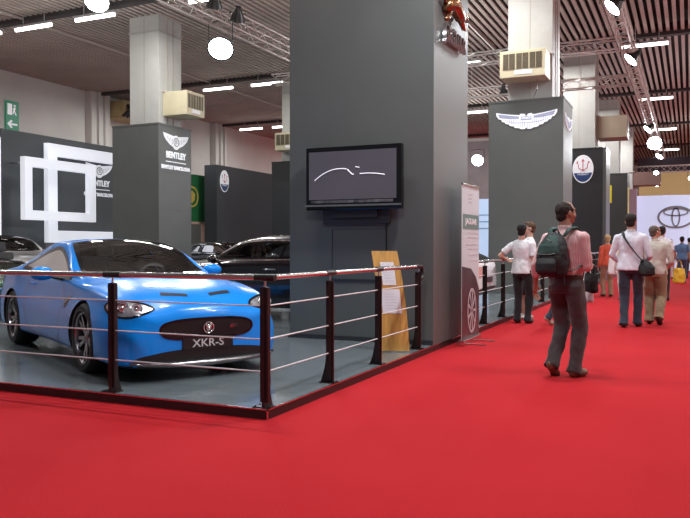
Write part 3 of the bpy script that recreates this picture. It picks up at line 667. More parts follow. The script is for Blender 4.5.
# ================================================================== TELEVISION
tv = thing('television', 'wide black flat television mounted on the big grey column', 'television', (-3.97, 9.09, 2.2))
yf = 8.90
bm = nb(); box(bm, -4.63, -3.29, yf, yf+0.09, 1.80, 2.62, 0.012); obj('casing', bm, M_gloss, tv, world=True)
bm = nb(); box(bm, -4.65, -3.29, yf-0.012, yf+0.05, 1.845, 1.868); obj('speaker_bar', bm, M_steel, tv, world=True)
def screen_mat():
    m = mat('screen_glass', (0.05, 0.05, 0.06), 0.12, emis=(0.30, 0.28, 0.36), estr=0.15)
    nt = m.node_tree; b = nt.nodes['Principled BSDF']; tc = nt.nodes.new('ShaderNodeTexCoord'); n = nt.nodes.new('ShaderNodeTexNoise'); n.inputs['Scale'].default_value = 1.6
    nt.links.new(tc.outputs['Object'], n.inputs['Vector']); r = nt.nodes.new('ShaderNodeValToRGB')
    r.color_ramp.elements[0].color = (0.20, 0.20, 0.25, 1); r.color_ramp.elements[1].color = (0.38, 0.30, 0.36, 1)
    nt.links.new(n.outputs['Fac'], r.inputs['Fac']); nt.links.new(r.outputs['Color'], b.inputs['Emission Color']); return m
bm = nb(); box(bm, -4.585, -3.355, yf-0.004, yf+0.02, 1.935, 2.56); s = obj('screen', bm, screen_mat(), tv, world=True)
# outline of a coupe drawn on the screen
bm = nb()
def curve3(P, n=6):
    out = []
    for i in range(len(P)-1):
        p0 = P[max(i-1, 0)]; p1 = P[i]; p2 = P[i+1]; p3 = P[min(i+2, len(P)-1)]
        for k in range(n):
            t = k/n
            out.append(tuple(0.5*((2*b)+(-a+c)*t+(2*a-5*b+4*c-d)*t*t+(-a+3*b-3*c+d)*t**3) for a, b, c, d in zip(p0, p1, p2, p3)))
    out.append(P[-1]); return out
def sx(px): return -4.585+(px-76)/(570-76)*1.23
def sz(py): return 2.56-(py-85)/(395-85)*0.625
yy = yf-0.007
tube(bm, curve3([(sx(a), yy, sz(b)) for a, b in ((110, 270), (125, 255), (165, 225), (215, 203), (262, 198), (295, 202))]), 0.005, 5)
tube(bm, [(sx(300), yy, sz(205)), (sx(325), yy, sz(235)), (sx(335), yy, sz(238))], 0.007, 5)
tube(bm, curve3([(sx(a), yy, sz(b)) for a, b in ((370, 235), (420, 234), (465, 238), (508, 247))]), 0.005, 5)
tube(bm, [(sx(345), yy, sz(190)), (sx(368), yy, sz(195))], 0.005, 5)
obj('car_outline', bm, mat('screen_line_glow', (0.9, 0.9, 1), 0.5, emis=(0.85, 0.85, 0.95), estr=0.8), s, world=True)
bm = nb(); box(bm, -4.55, -3.4, yf-0.003, yf+0.01, 1.89, 1.925); obj('lower_bezel', bm, mat('smoky_bezel', (0.10, 0.10, 0.11), 0.15, noise_s=12, noise_amt=0.6), tv, world=True)
bm = nb(); box(bm, -4.3, -3.65, yf+0.09, 9.09, 1.7, 2.4); box(bm, -4.45, -3.5, 9.03, 9.09, 1.62, 1.84, 0.01); obj('wall_mount', bm, M_cladd, tv, world=True)
bm = nb(); tube(bm, [(-3.56, 9.06, 1.85), (-3.56, 9.07, 1.5), (-3.56, 9.075, 0.2)], 0.008, 6); obj('power_cable', bm, M_black, tv, world=True)

# ================================================================== WOODEN INFO BOARD
pod = thing('information_board', 'curved yellow wooden information board with two white papers behind the railing', 'information board', (-3.16, 8.36, 0.08), rz=math.radians(20))
n = 14; bm = nb()
W = 0.165
prev = None
def lean(t): return (-0.05*t - 0.075*t*t, 0.10*t*t)      # side and back lean of the board
rows = []
for k in range(n+1):
    t = k/n; lx, ly = lean(t); z = 1.19*t
    rows.append([bm.verts.new((x+lx, ly+y, z)) for x, y in ((-W+0.005*0, 0), (W-0.025*t*t, 0), (W-0.025*t*t, 0.04), (-W, 0.04))])
for a, b in zip(rows, rows[1:]):
    for k in range(4): bm.faces.new((a[k], a[(k+1) % 4], b[(k+1) % 4], b[k]))
bm.faces.new(rows[0][::-1]); bm.faces.new(rows[-1]); obj('board', bm, M_wood, pod, smooth=30)
def sheet(nm, t0, t1, x0, x1, m, off=-0.004, lines=0):
    bm = nb(); R = []
    for k in range(7):
        t = t0+(t1-t0)*k/6; lx, ly = lean(t); R.append([bm.verts.new((x0+lx, ly+off, 1.19*t)), bm.verts.new((x1+lx, ly+off, 1.19*t))])
    for a, b in zip(R, R[1:]): bm.faces.new((a[0], a[1], b[1], b[0]))
    return obj(nm, bm, m, pod)
sheet('notice_paper', 0.66, 0.89, -0.085, 0.075, M_paper); sheet('notice_paper', 0.38, 0.62, -0.12, 0.105, M_paper)
M_ink = mat('pale_ink', (0.55, 0.56, 0.62), 0.6, noise_s=9, noise_amt=0.1)
for k in range(6): sheet('print_line', 0.70+0.03*k, 0.703+0.03*k, -0.06, 0.05-0.012*(k % 3), M_ink, -0.006)
for k in range(6): sheet('print_line', 0.43+0.028*k, 0.433+0.028*k, -0.08, 0.06-0.014*(k % 2), M_ink, -0.006)
bm = nb(); box(bm, -0.17, 0.17, -0.04, 0.16, 0, 0.012); obj('foot_plate', bm, M_steel, pod)

# ================================================================== ROLL-UP BANNER
X = -2.74
ban = thing('roll_up_banner', 'tall white roll-up banner with a dark car photo against the big column', 'banner', (X, 10.15, 0))
y0, y1 = 9.72, 10.60
bm = nb(); box(bm, X-0.006, X, y0, y1, 0.08, 2.15); obj('sheet', bm, mat('banner_sheet', (0.60, 0.68, 0.71), 0.5, noise_s=3, noise_amt=0.03), ban, world=True)
bm = nb(); box(bm, X-0.05, X+0.04, y0-0.01, y1+0.01, 0.0, 0.08, 0.01); obj('base_case', bm, M_steel, ban, world=True)
bm = nb(); box(bm, X-0.015, X+0.01, y0, y1, 2.14, 2.17, 0.004); obj('top_rail', bm, M_steel, ban, world=True)
for y in (y0+0.2, y1-0.2):
    bm = nb(); box(bm, X-0.12, X+0.28, y-0.02, y+0.02, 0.0, 0.02, 0.004); obj('foot', bm, M_steel, ban, world=True)
bm = nb(); prism(bm, [(y0, 0.08), (y1, 0.08), (y1, 0.72), (y0+0.70, 0.90), (y0+0.45, 1.02), (y0, 1.06)], face_X(X, 0, 0), 0.003); obj('car_photo', bm, mat('dark_photo_print', (0.055, 0.045, 0.05), 0.35, noise_s=2.5, noise_amt=0.5), ban, world=True)
bm = nb(); MW = face_X(X+0.003, y0+0.50, 0.44)
ring(bm, 0.27, 0.31, MW, 0.002, sx=0.72); ring(bm, 0.03, 0.06, MW, 0.002)
for k in range(9):
    a = 2*PI*k/9; c, s_ = math.cos(a), math.sin(a)
    prism(bm, [(0.72*(0.05*c-0.012*s_), 0.05*s_+0.012*c), (0.72*(0.05*c+0.012*s_), 0.05*s_-0.012*c), (0.72*(0.28*c+0.022*s_), 0.28*s_-0.022*c), (0.72*(0.28*c-0.022*s_), 0.28*s_+0.022*c)], MW, 0.002)
obj('printed_wheel', bm, mat('print_light_grey', (0.50, 0.48, 0.50), 0.4, noise_s=9, noise_amt=0.1), ban, world=True)
bm = nb(); prism(bm, [(y0+0.04, 1.56), (y1-0.02, 1.56), (y1-0.02, 1.76), (y0+0.04, 1.76)], face_X(X, 0, 0), 0.003); obj('green_band', bm, mat('grey_green_print', (0.13, 0.24, 0.21), 0.5, noise_s=9, noise_amt=0.05), ban, world=True)
obj('lettering', text_bm('JAGUAR', 0.11, face_X(X+0.005, (y0+y1)/2, 1.66), 0.002, bold=0.003, width=0.6), M_paper, ban, world=True)
bm = nb()
for z, a, b in ((1.50, .3, .8), (1.44, .25, .8), (1.34, .2, .8), (1.28, .3, .8), (1.20, .35, .8), (1.12, .4, .8), (2.02, .3, .5), (1.97, .32, .48), (1.92, .3, .5)): box(bm, X, X+0.002, y0+a, y0+b, z, z+0.02)
obj('small_print', bm, M_ink, ban, world=True)
# ================================================================== CARS
def hermite(xs, ys, x):
    """monotone cubic interpolation"""
    n = len(xs)
    if x <= xs[0]: return ys[0]
    if x >= xs[-1]: return ys[-1]
    i = 0
    while xs[i+1] < x: i += 1
    def sl(k): return (ys[k+1]-ys[k])/(xs[k+1]-xs[k])
    def tan(k):
        if k == 0: return sl(0)
        if k == n-1: return sl(n-2)
        a, b = sl(k-1), sl(k)
        if a*b <= 0: return 0.0
        h0 = xs[k]-xs[k-1]; h1 = xs[k+1]-xs[k]
        return 3*(h0+h1)/((2*h1+h0)/a+(h1+2*h0)/b)
    h = xs[i+1]-xs[i]; t = (x-xs[i])/h
    return ((1+2*t)*(1-t)**2)*ys[i]+t*(1-t)**2*h*tan(i)+(t*t*(3-2*t))*ys[i+1]+(t*t*(t-1))*h*tan(i+1)
def inside(p, poly):
    c = False; n = len(poly); x, y = p
    for i in range(n):
        x1, y1 = poly[i]; x2, y2 = poly[i-1]
        if (y1 > y) != (y2 > y) and x < (x2-x1)*(y-y1)/(y2-y1)+x1: c = not c
    return c
def smooth_poly(P, n=6):
    out = []; N = len(P)
    for i in range(N):
        a, b, c, d = P[i-1], P[i], P[(i+1) % N], P[(i+2) % N]
        for k in range(n):
            t = k/n
            out.append(tuple(0.5*((2*q)+(-p+r)*t+(2*p-5*q+4*r-s)*t*t+(-p+3*q-3*r+s)*t**3) for p, q, r, s in zip(a, b, c, d)))
    return out
def dense(P, d=0.05):
    out = []
    for i in range(len(P)):
        a = Vector(P[i]); b = Vector(P[(i+1) % len(P)]); n = max(1, int((b-a).length/d))
        for k in range(n): out.append(tuple(a+(b-a)*k/n))
    return out
def inset(P, d):
    N = len(P); out = []
    area = sum(P[i][0]*P[(i+1) % N][1]-P[(i+1) % N][0]*P[i][1] for i in range(N)); s = 1 if area > 0 else -1
    for i in range(N):
        a = Vector(P[i-1]); b = Vector(P[i]); c = Vector(P[(i+1) % N])
        d1 = (b-a); d2 = (c-b)
        if d1.length < 1e-6: d1 = d2
        if d2.length < 1e-6: d2 = d1
        d1.normalize(); d2.normalize(); n = Vector((-d1.y, d1.x))+Vector((-d2.y, d2.x))
        if n.length < 1e-6: n = Vector((-d1.y, d1.x))
        n.normalize(); cs = max(0.5, n.dot(Vector((-d1.y, d1.x))))
        out.append(tuple(b+n*s*d/cs))
    return out
class View:
    """projects flat outlines onto a body along a direction"""
    def __init__(s, bvh, o, u, v, d): s.b = bvh; s.o = Vector(o); s.u = Vector(u).normalized(); s.v = Vector(v).normalized(); s.d = Vector(d).normalized()
    def cast(s, p, off):
        o = s.o+s.u*p[0]+s.v*p[1]
        h, n, i, dist = s.b.ray_cast(o, s.d)
        if h is None: return None
        if n.dot(s.d) > 0: n = -n
        return h+n*off
    def patch(s, P, off=0.004, step=0.04):
        bm = nb(); f = bm.faces.new([bm.verts.new((p[0], p[1], 0)) for p in P])
        for ax in (0, 1):
            lo = min(p[ax] for p in P); hi = max(p[ax] for p in P); k = lo+step*0.5
            while k < hi:
                no = (1, 0, 0) if ax == 0 else (0, 1, 0)
                bmesh.ops.bisect_plane(bm, geom=bm.verts[:]+bm.edges[:]+bm.faces[:], plane_co=(k if ax == 0 else 0, k if ax == 1 else 0, 0), plane_no=no); k += step
        bad = []
        for v in bm.verts:
            c = s.cast((v.co.x, v.co.y), off)
            if c is None: bad.append(v)
            else: v.co = c
        if bad: bmesh.ops.delete(bm, geom=bad, context='VERTS')
        return bm
    def ringstrip(s, P, d, off=0.006, bm=None):
        P = dense(P, 0.035); Q = inset(P, d); Mid = inset(P, d*0.5); bm = bm or nb(); N = len(P)
        R = []
        for L in (P, Mid, Q): R.append([s.cast(p, off) for p in L])
        for a, b in zip(R, R[1:]):
            for k in range(N):
                c = (a[k], a[(k+1) % N], b[(k+1) % N], b[k])
                if all(x is not None for x in c): bm.faces.new([bm.verts.new(x) for x in c])
        bmesh.ops.remove_doubles(bm, verts=bm.verts, dist=0.0005)
        return bm
    def line(s, P, w=0.007, off=0.0015, bm=None):
        bm = bm or nb(); Q = []
        for a, b in zip(P, P[1:]):
            n = max(1, int((Vector(b)-Vector(a)).length/0.04))
            for k in range(n): Q.append(Vector(a)+(Vector(b)-Vector(a))*k/n)
        Q.append(Vector(P[-1])); prev = None
        for i, q in enumerate(Q):
            d = (Q[min(i+1, len(Q)-1)]-Q[max(i-1, 0)]).normalized(); n = Vector((-d.y, d.x))*w/2
            a, b = s.cast(q-n, off), s.cast(q+n, off)
            cur = (bm.verts.new(a), bm.verts.new(b)) if a is not None and b is not None else None
            if prev and cur: bm.faces.new((prev[0], prev[1], cur[1], cur[0]))
            prev = cur
        return bm

def rounded_seat(parent, x, y, z, m, k=1.0, w=0.5):
    bm = nb()
    box(bm, x-0.25*k, x+0.25*k, y-w/2, y+w/2, z, z+0.16, 0.05)
    Mb = Matrix.Translation((x-0.24*k, y, z+0.1)) @ Matrix.Rotation(-0.3, 4, 'Y')
    box(bm, -0.06, 0.07, -w/2, w/2, 0, 0.58, 0.05, M=Mb)
    if w < 0.8: box(bm, -0.04, 0.05, -0.13, 0.13, 0.60, 0.80, 0.035, M=Mb)
    else:
        for q in (-0.35, 0.35): box(bm, -0.04, 0.05, q-0.13, q+0.13, 0.60, 0.76, 0.035, M=Mb)
    return obj('seat', bm, m, parent, smooth=50)

def wheel(car, x, y, side, R=0.345, W=0.25, spokes=10, rimR=0.255, m_rim=None):
    """side = +1: the outer face looks to local +y"""
    M = Matrix.Translation((x, y, R)) @ Matrix.Rotation(-PI/2*side, 4, 'X')      # local z -> outward
    bm = nb()
    lathe(bm, [(rimR, W*0.02), (rimR+0.01, W*0.10), (R-0.03, W*0.08), (R-0.006, -W*0.06), (R, -W*0.2), (R, -W*0.8), (R-0.006, -W*0.94), (R-0.03, -W*1.05), (rimR, -W*1.0)], M, 48, closed=True)
    for k in range(3): lathe(bm, [(R+0.0005, -W*(0.28+0.22*k)), (R+0.001, -W*(0.30+0.22*k))], M, 48)
    w = obj('wheel', bm, M_rubber, car, smooth=40)
    bm = nb()
    lathe(bm, [(rimR+0.008, 0.005), (rimR-0.006, 0.012), (rimR-0.02, 0.0), (rimR-0.03, -0.06), (rimR-0.03, -W*0.9), (rimR, -W*0.95)], M, 48)
    lathe(bm, [(0.001, -0.015), (0.035, -0.017), (0.06, -0.03), (0.062, -0.06)], M, 24)
    for k in range(spokes):
        a = 2*PI*k/spokes + (0.12 if k % 2 else -0.12); Ms = M @ Matrix.Rotation(a, 4, 'Z')
        vs = [bm.verts.new(Ms @ Vector(p)) for p in ((0.05, -0.016, -0.03), (0.05, 0.016, -0.03), (rimR-0.015, 0.020, -0.010), (rimR-0.015, -0.020, -0.010), (0.05, -0.010, -0.07), (0.05, 0.010, -0.07), (rimR-0.015, 0.012, -0.05), (rimR-0.015, -0.012, -0.05))]
        for f in ((0, 1, 2, 3), (4, 7, 6, 5), (0, 3, 7, 4), (1, 5, 6, 2), (0, 4, 5, 1), (3, 2, 6, 7)): bm.faces.new([vs[i] for i in f])
    bmesh.ops.recalc_face_normals(bm, faces=bm.faces)
    obj('rim', bm, m_rim or M_rim, w, smooth=35)
    bm = nb(); lathe(bm, [(0.001, -0.10), (0.17, -0.10), (0.17, -0.12), (0.001, -0.12)], M, 32); obj('brake_disc', bm, M_steel, w)
    return w

def car_body(sec, paint, lod=0.045, arches=(), R=0.385, bottom=0.2):
    """sec: dict of x-lists -> parameter lists"""
    xs = sec['x']; xa, xb = xs[0], xs[-1]
    st = []; x = xa
    def P(k, x): return hermite(xs, sec[k], x)
    X = [xa]
    # denser near both ends
    while X[-1] < xb:
        d = min(X[-1]-xa, xb-X[-1]); X.append(X[-1]+max(0.008, min(lod, 0.008+d*0.22)))
    X[-1] = xb
    bm = nb(); rings = []
    for x in X:
        w, zb, zm, ws, zs, wr, zr, zt = [P(k, x) for k in ('w', 'zb', 'zm', 'ws', 'zs', 'wr', 'zr', 'zt')]
        wb = w*0.93
        ctrl = [(0, zb), (wb*0.6, zb), (wb*0.93, zb+0.012), (w*0.985, zb+0.07), (w, zm), (ws+(w-ws)*0.35, zm+(zs-zm)*0.62), (ws, zs), (ws+(wr-ws)*0.5, zs+(zr-zs)*0.52), (wr, zr), (wr*0.72, zr+(zt-zr)*0.62), (wr*0.38, zr+(zt-zr)*0.93), (0, zt)]
        half = []
        for i in range(len(ctrl)-1):
            a = ctrl[i-1] if i else (-ctrl[1][0], ctrl[1][1]); b = ctrl[i]; c = ctrl[i+1]; d = ctrl[i+2] if i+2 < len(ctrl) else (-ctrl[-2][0], ctrl[-2][1])
            for k in range(4):
                t = k/4
                # centripetal-like tension 0.4
                q = []
                for p0, p1, p2, p3 in zip(a, b, c, d):
                    m1 = 0.42*(p2-p0); m2 = 0.42*(p3-p1)
                    q.append((2*t**3-3*t*t+1)*p1+(t**3-2*t*t+t)*m1+(-2*t**3+3*t*t)*p2+(t**3-t*t)*m2)
                half.append(tuple(q))
        half.append(ctrl[-1])
        full = [(y, z) for y, z in half] + [(-y, z) for y, z in reversed(half[1:-1])]
        rings.append([bm.verts.new((x, y, z)) for y, z in full])
    n = len(rings[0])
    for a, b in zip(rings, rings[1:]):
        for k in range(n): bm.faces.new((a[k], b[k], b[(k+1) % n], a[(k+1) % n]))
    for r in (rings[0], rings[-1]):
        c = Vector((r[0].co.x+(0.004 if r is rings[-1] else -0.004), 0, sum(v.co.z for v in r)/n)); cv = bm.verts.new(c)
        for k in range(n):
            bm.faces.new((cv, r[k], r[(k+1) % n]) if r is rings[0] else (cv, r[(k+1) % n], r[k]))
    bmesh.ops.recalc_face_normals(bm, faces=bm.faces)
    bvh_full = BVHTree.FromBMesh(bm)
    # wheel arches
    cut = nb()
    for (ax, ay) in arches:
        for s in (-1, 1):
            M = Matrix.Translation((ax, s*(ay+0.5), 0.345)) @ Matrix.Rotation(PI/2*s, 4, 'X')
            rr = lathe(cut, [(R, 0), (R, 0.5+0.30)], M, 48)
            cut.faces.new(list(reversed(rr[0]))); cut.faces.new(rr[1])
    bmesh.ops.recalc_face_normals(cut, faces=cut.faces)
    cme = bpy.data.meshes.new('cut'); cut.to_mesh(cme); cut.free(); co = bpy.data.objects.new('cut', cme); WORK.collection.objects.link(co)
    me = realize(bm, [('BOOLEAN', dict(object=co, operation='DIFFERENCE', solver='EXACT'))])
    bpy.data.objects.remove(co); bpy.data.meshes.remove(cme)
    me.materials.clear(); me.materials.append(paint); me.materials.append(M_black)
    for p in me.polygons:
        c = p.center; p.material_index = 0
        for (ax, ay) in arches:
            if (c.x-ax)**2+(c.z-0.345)**2 <= (R+0.004)**2 and abs(c.y) < 1.2:
                if abs(p.normal.y) < 0.5 or abs(c.y) < ay-0.25: p.material_index = 1
        if c.z < bottom+0.02 and p.normal.z < -0.5: p.material_index = 1
        p.use_smooth = True
    me.set_sharp_from_angle(angle=math.radians(38))
    return me, bvh_full
def cut_windows(me, tests):
    bm = bmesh.new(); bm.from_mesh(me); dead = []
    for f in bm.faces:
        c = f.calc_center_median(); n = f.normal
        for ax, sgn, poly, cond in tests:
            p = {'top': (c.x, c.y), 'side': (c.x, c.z), 'front': (c.y, c.z)}[ax]
            if cond(c, n) and inside(p, poly): dead.append(f); break
    bmesh.ops.delete(bm, geom=dead, context='FACES'); bm.to_mesh(me); bm.free()

def window(car, name, V, poly, trim, w=0.045, m_trim=None):
    """frit/trim ring + see-through pane"""
    r = obj(name, V.ringstrip(poly, w, 0.004), m_trim or M_gloss, car, smooth=True)
    obj('pane', V.patch(poly, 0.0025, 0.06), M_glass, r, smooth=True)
    return r

def build_coupe(label, loc, rz, paint):
    car = thing('sports_coupe', label, 'car', loc, rz)
    s = {
     'x':  [-2.395, -2.36, -2.25, -2.05, -1.75, -1.29, -0.85, -0.35, 0.05, 0.40, 0.78, 1.05, 1.46, 1.80, 2.05, 2.22, 2.32, 2.375, 2.395],
     'w':  [0.58, 0.70, 0.82, 0.90, 0.935, 0.950, 0.915, 0.905, 0.910, 0.915, 0.925, 0.935, 0.945, 0.935, 0.91, 0.865, 0.80, 0.71, 0.58],
     'zb': [0.30, 0.25, 0.21, 0.19, 0.18, 0.17, 0.165, 0.165, 0.165, 0.165, 0.165, 0.165, 0.16, 0.14, 0.125, 0.115, 0.115, 0.13, 0.17],
     'zm': [0.55, 0.54, 0.54, 0.55, 0.56, 0.58, 0.56, 0.52, 0.50, 0.50, 0.50, 0.52, 0.56, 0.52, 0.48, 0.44, 0.42, 0.41, 0.40],
     'ws': [0.52, 0.63, 0.74, 0.82, 0.86, 0.875, 0.835, 0.825, 0.825, 0.83, 0.84, 0.85, 0.855, 0.85, 0.825, 0.785, 0.72, 0.63, 0.52],
     'zs': [0.80, 0.86, 0.89, 0.915, 0.93, 0.935, 0.905, 0.88, 0.87, 0.865, 0.86, 0.855, 0.84, 0.795, 0.745, 0.69, 0.635, 0.585, 0.54],
     'wr': [0.48, 0.56, 0.60, 0.62, 0.60, 0.58, 0.605, 0.635, 0.65, 0.70, 0.785, 0.72, 0.63, 0.60, 0.56, 0.50, 0.44, 0.37, 0.30],
     'zr': [0.84, 0.905, 0.94, 0.97, 1.02, 1.13, 1.225, 1.275, 1.265, 1.17, 0.985, 0.925, 0.90, 0.855, 0.80, 0.73, 0.665, 0.615, 0.57],
     'zt': [0.85, 0.92, 0.96, 1.00, 1.07, 1.20, 1.29, 1.34, 1.335, 1.245, 1.03, 0.935, 0.93, 0.885, 0.83, 0.76, 0.695, 0.64, 0.59]}
    for q_ in ('w', 'ws', 'wr'): s[q_] = [v*0.965 for v in s[q_]]
    me, bvh = car_body(s, paint, arches=[(1.44, 0.89), (-1.31, 0.89)], R=0.372, bottom=0.2)
    side = smooth_poly([(0.84, 0.90), (0.35, 0.905), (-0.35, 0.925), (-0.85, 0.945), (-1.16, 0.985), (-1.00, 1.07), (-0.62, 1.165), (-0.15, 1.24), (0.12, 1.22), (0.42, 1.12)], 4)
    ws = [(1.07, 0.0), (1.05, 0.28), (0.99, 0.53), (0.875, 0.70), (0.45, 0.64), (0.14, 0.575), (0.11, 0.25), (0.105, 0)]
    ws = ws + [(a, -b) for a, b in reversed(ws[1:-1])]
    rw = [(-0.98, 0), (-1.00, 0.25), (-1.05, 0.41), (-1.40, 0.45), (-1.66, 0.44), (-1.72, 0.2), (-1.73, 0)]
    rw = rw + [(a, -b) for a, b in reversed(rw[1:-1])]
    top = View(bvh, (0, 0, 3), (1, 0, 0), (0, 1, 0), (0, 0, -1))
    sv = {1: View(bvh, (0, 3, 0), (1, 0, 0), (0, 0, 1), (0, -1, 0)), -1: View(bvh, (0, -3, 0), (1, 0, 0), (0, 0, 1), (0, 1, 0))}
    fr = View(bvh, (4, 0, 0), (0, 1, 0), (0, 0, 1), (-1, 0, 0)); bk = View(bvh, (-4, 0, 0), (0, 1, 0), (0, 0, 1), (1, 0, 0))
    cut_windows(me, [('side', 0, inset(dense(side), 0.025), lambda c, n: c.z > 0.85 and abs(n.y) > 0.2), ('top', 0, inset(dense(ws), 0.028), lambda c, n: n.z > 0.1 and c.z > 0.9), ('top', 0, inset(dense(rw), 0.028), lambda c, n: n.z > 0.1)])
    obj('body', me, None, car)
    window(car, 'windscreen', top, ws, None, 0.05); window(car, 'rear_window', top, rw, None, 0.045)
    for k in (1, -1): window(car, 'side_window', sv[k], side, None, 0.04)
    # interior
    m_in = mat('dark_leather', (0.03, 0.03, 0.034), 0.5, noise_s=14, noise_amt=0.2)
    for y in (-0.36, 0.36): rounded_seat(car, -0.30, y, 0.38, m_in)
    rounded_seat(car, -0.95, 0, 0.45, m_in, 0.8, 1.0)
    bm = nb(); box(bm, 0.38, 0.85, -0.66, 0.66, 0.70, 0.885, 0.05); d = obj('dashboard', bm, M_black, car, smooth=50)
    bm = nb(); ring(bm, 0.165, 0.19, Matrix.Translation((0.28, 0.36, 0.86)) @ Matrix.Rotation(PI/2-0.35, 4, 'Y'), 0.025); obj('steering_wheel', bm, M_black, d)
    # front end
    gr = smooth_poly([(-0.49, 0.475), (-0.43, 0.540), (-0.22, 0.570), (0.22, 0.570), (0.43, 0.540), (0.49, 0.475), (0.43, 0.400), (0.22, 0.370), (-0.22, 0.370), (-0.43, 0.400)], 5)
    g = obj('grille', fr.patch(gr, 0.003, 0.03), mat('grille_mesh', (0.006, 0.006, 0.007), 0.4, noise_s=90, noise_amt=0.5), car, smooth=True)
    obj('grille_surround', fr.ringstrip(gr, 0.022, 0.008), M_gloss, g, smooth=True)
    c0 = fr.cast((0, 0.475), 0.012); Mb = Matrix(((0, 0, 1, c0.x), (1, 0, 0, 0), (0, 1, 0, c0.z), (0, 0, 0, 1)))
    bm = nb(); ring(bm, 0.045, 0.056, Mb, 0.012, n=24); ellip(bm, (c0.x+0.008, 0, c0.z), (0.012, 0.030, 0.034)); 
    for q in (-1, 1): ellip(bm, (c0.x+0.010, q*0.024, c0.z+0.026), (0.008, 0.01, 0.012)); ellip(bm, (c0.x+0.016, q*0.012, c0.z+0.006), (0.006, 0.006, 0.006))
    ellip(bm, (c0.x+0.018, 0, c0.z-0.014), (0.009, 0.014, 0.012)); obj('round_cat_badge', bm, M_chrome, g, smooth=True)
    c1 = fr.cast((0.29, 0.475), 0.006)
    obj('small_lettering', text_bm('XKR-S', 0.05, Matrix(((0, 0, 1, c1.x+0.004), (1, 0, 0, 0.29), (0, 1, 0, 0.475), (0, 0, 0, 1))) @ Matrix.Rotation(0.25, 4, 'Y'), 0.004, width=0.13), M_chrome, g)
    pl_ = nb(); box(pl_, 2.385, 2.412, -0.265, 0.265, 0.275, 0.385, 0.006); p_ = obj('number_plate', pl_, M_black, car)
    obj('lettering', text_bm('XKR-S', 0.105, Matrix(((0, 0, 1, 2.4125), (1, 0, 0, 0), (0, 1, 0, 0.330), (0, 0, 0, 1))), 0.003, bold=0.001, width=0.33), mat('silver_print', (0.6, 0.6, 0.62), 0.3, noise_s=20, noise_amt=0.05), p_)
    lo = smooth_poly([(-0.70, 0.225), (-0.40, 0.275), (0, 0.285), (0.40, 0.275), (0.70, 0.225), (0.66, 0.155), (0.35, 0.145), (0, 0.145), (-0.35, 0.145), (-0.66, 0.155)], 5)
    obj('lower_intake', fr.patch(lo, 0.003, 0.03), M_black, car, smooth=True)
    bm = nb(); 
    P = []
    for k in range(29):
        y = -0.74+1.48*k/28; c = fr.cast((y, 0.18), 0.018)
        if c is not None: P.append((c.x, c.y, 0.145+0.05*(abs(y)/0.8)**3))
    tube(bm, P, [0.016+0.024*math.sin(PI*i/(len(P)-1)) for i in range(len(P))], 8, flat=0.8); obj('splitter_blade', bm, mat('splitter_silver', (0.22, 0.22, 0.23), 0.2, metal=0.8, noise_s=9, noise_amt=0.1), car, smooth=True)
    m_hl = mat('lamp_silver', (0.62, 0.63, 0.66), 0.15, metal=0.7, noise_s=16, noise_amt=0.45)
    for k in (-1, 1):
        d = Vector((-0.88, -k*0.38, -0.26)).normalized(); o = Vector((4, k*2.2, 1.6)); 
        u = Vector((-0.55*k*k*k, 0.80*1, 0)) if k == 1 else Vector((0.55, 0.80, 0))
        u = Vector((0, 0, 1)).cross(-d).normalized()*1.0; v = (-d).cross(u).normalized()
        cen = Vector((2.12, k*0.630, 0.622)); o = cen-d*2.0
        VH = View(bvh, o, u, v, d); s_ = k      # u points toward +y on both sides
        hp = [(-0.20, 0.005), (-0.13, 0.062), (0.0, 0.095), (0.14, 0.115), (0.25, 0.10), (0.245, 0.03), (0.17, -0.045), (0.04, -0.085), (-0.09, -0.065)]
        hp = smooth_poly([(a*s_, b) for a, b in hp], 4)
        h = obj('headlamp', VH.ringstrip(hp, 0.018, 0.006), M_gloss, car, smooth=True)
        obj('reflector', VH.patch(hp, 0.003, 0.03), m_hl, h, smooth=True)
        for (a, b, r) in ((-0.04, 0.0, 0.052), (0.085, 0.025, 0.055)):
            c = VH.cast((a*s_, b), 0.004)
            if c is None: continue
            bm = nb(); MM = Matrix.Translation(c) @ (-d).to_track_quat('Z', 'Y').to_matrix().to_4x4(); ring(bm, r*0.75, r, MM, 0.012, n=24); lathe(bm, [(r*0.74, 0.004), (r*0.4, 0.014), (0.001, 0.018)], MM, 20)
            obj('projector_lens', bm, M_chrome, h, smooth=50)
        # hood louvre
        hv = [(2.10, 0.36*k), (2.17, 0.11*k), (2.215, 0.12*k), (2.16, 0.37*k)]
        obj('hood_louvre', top.patch(hv, 0.003, 0.03), M_black, car)
        bm = nb(); top.line([(1.02, 0.62*k), (1.5, 0.58*k), (1.9, 0.53*k)], 0.010, 0.001, bm); obj('hood_seam', bm, M_black, car)
        V = sv[k]
        bm = nb(); V.line([(0.62, 0.865), (0.70, 0.70), (0.66, 0.30), (0.60, 0.24)], 0.008, 0.0015, bm); V.line([(-0.72, 0.93), (-0.80, 0.70), (-0.66, 0.34), (-0.50, 0.24), (0.60, 0.24)], 0.008, 0.0015, bm); obj('door_seam', bm, M_black, car)
        c = V.cast((-0.56, 0.80), 0.018); bm = nb(); tube(bm, [(c.x-0.10, c.y-0.012*k, c.z), (c.x-0.05, c.y+0.012*k, c.z), (c.x+0.05, c.y+0.012*k, c.z), (c.x+0.10, c.y-0.012*k, c.z)], 0.012, 8, flat=0.7); obj('door_handle', bm, paint, car, smooth=True)
        vt = [(0.78, 0.70), (0.98, 0.735), (0.99, 0.71), (0.84, 0.60), (0.80, 0.60)]
        v_ = obj('side_vent', V.patch(vt, 0.003, 0.03), M_black, car); bm = nb(); V.line([(0.80, 0.655), (0.96, 0.72)], 0.010, 0.006, bm); obj('vent_strip', bm, M_chrome, v_)
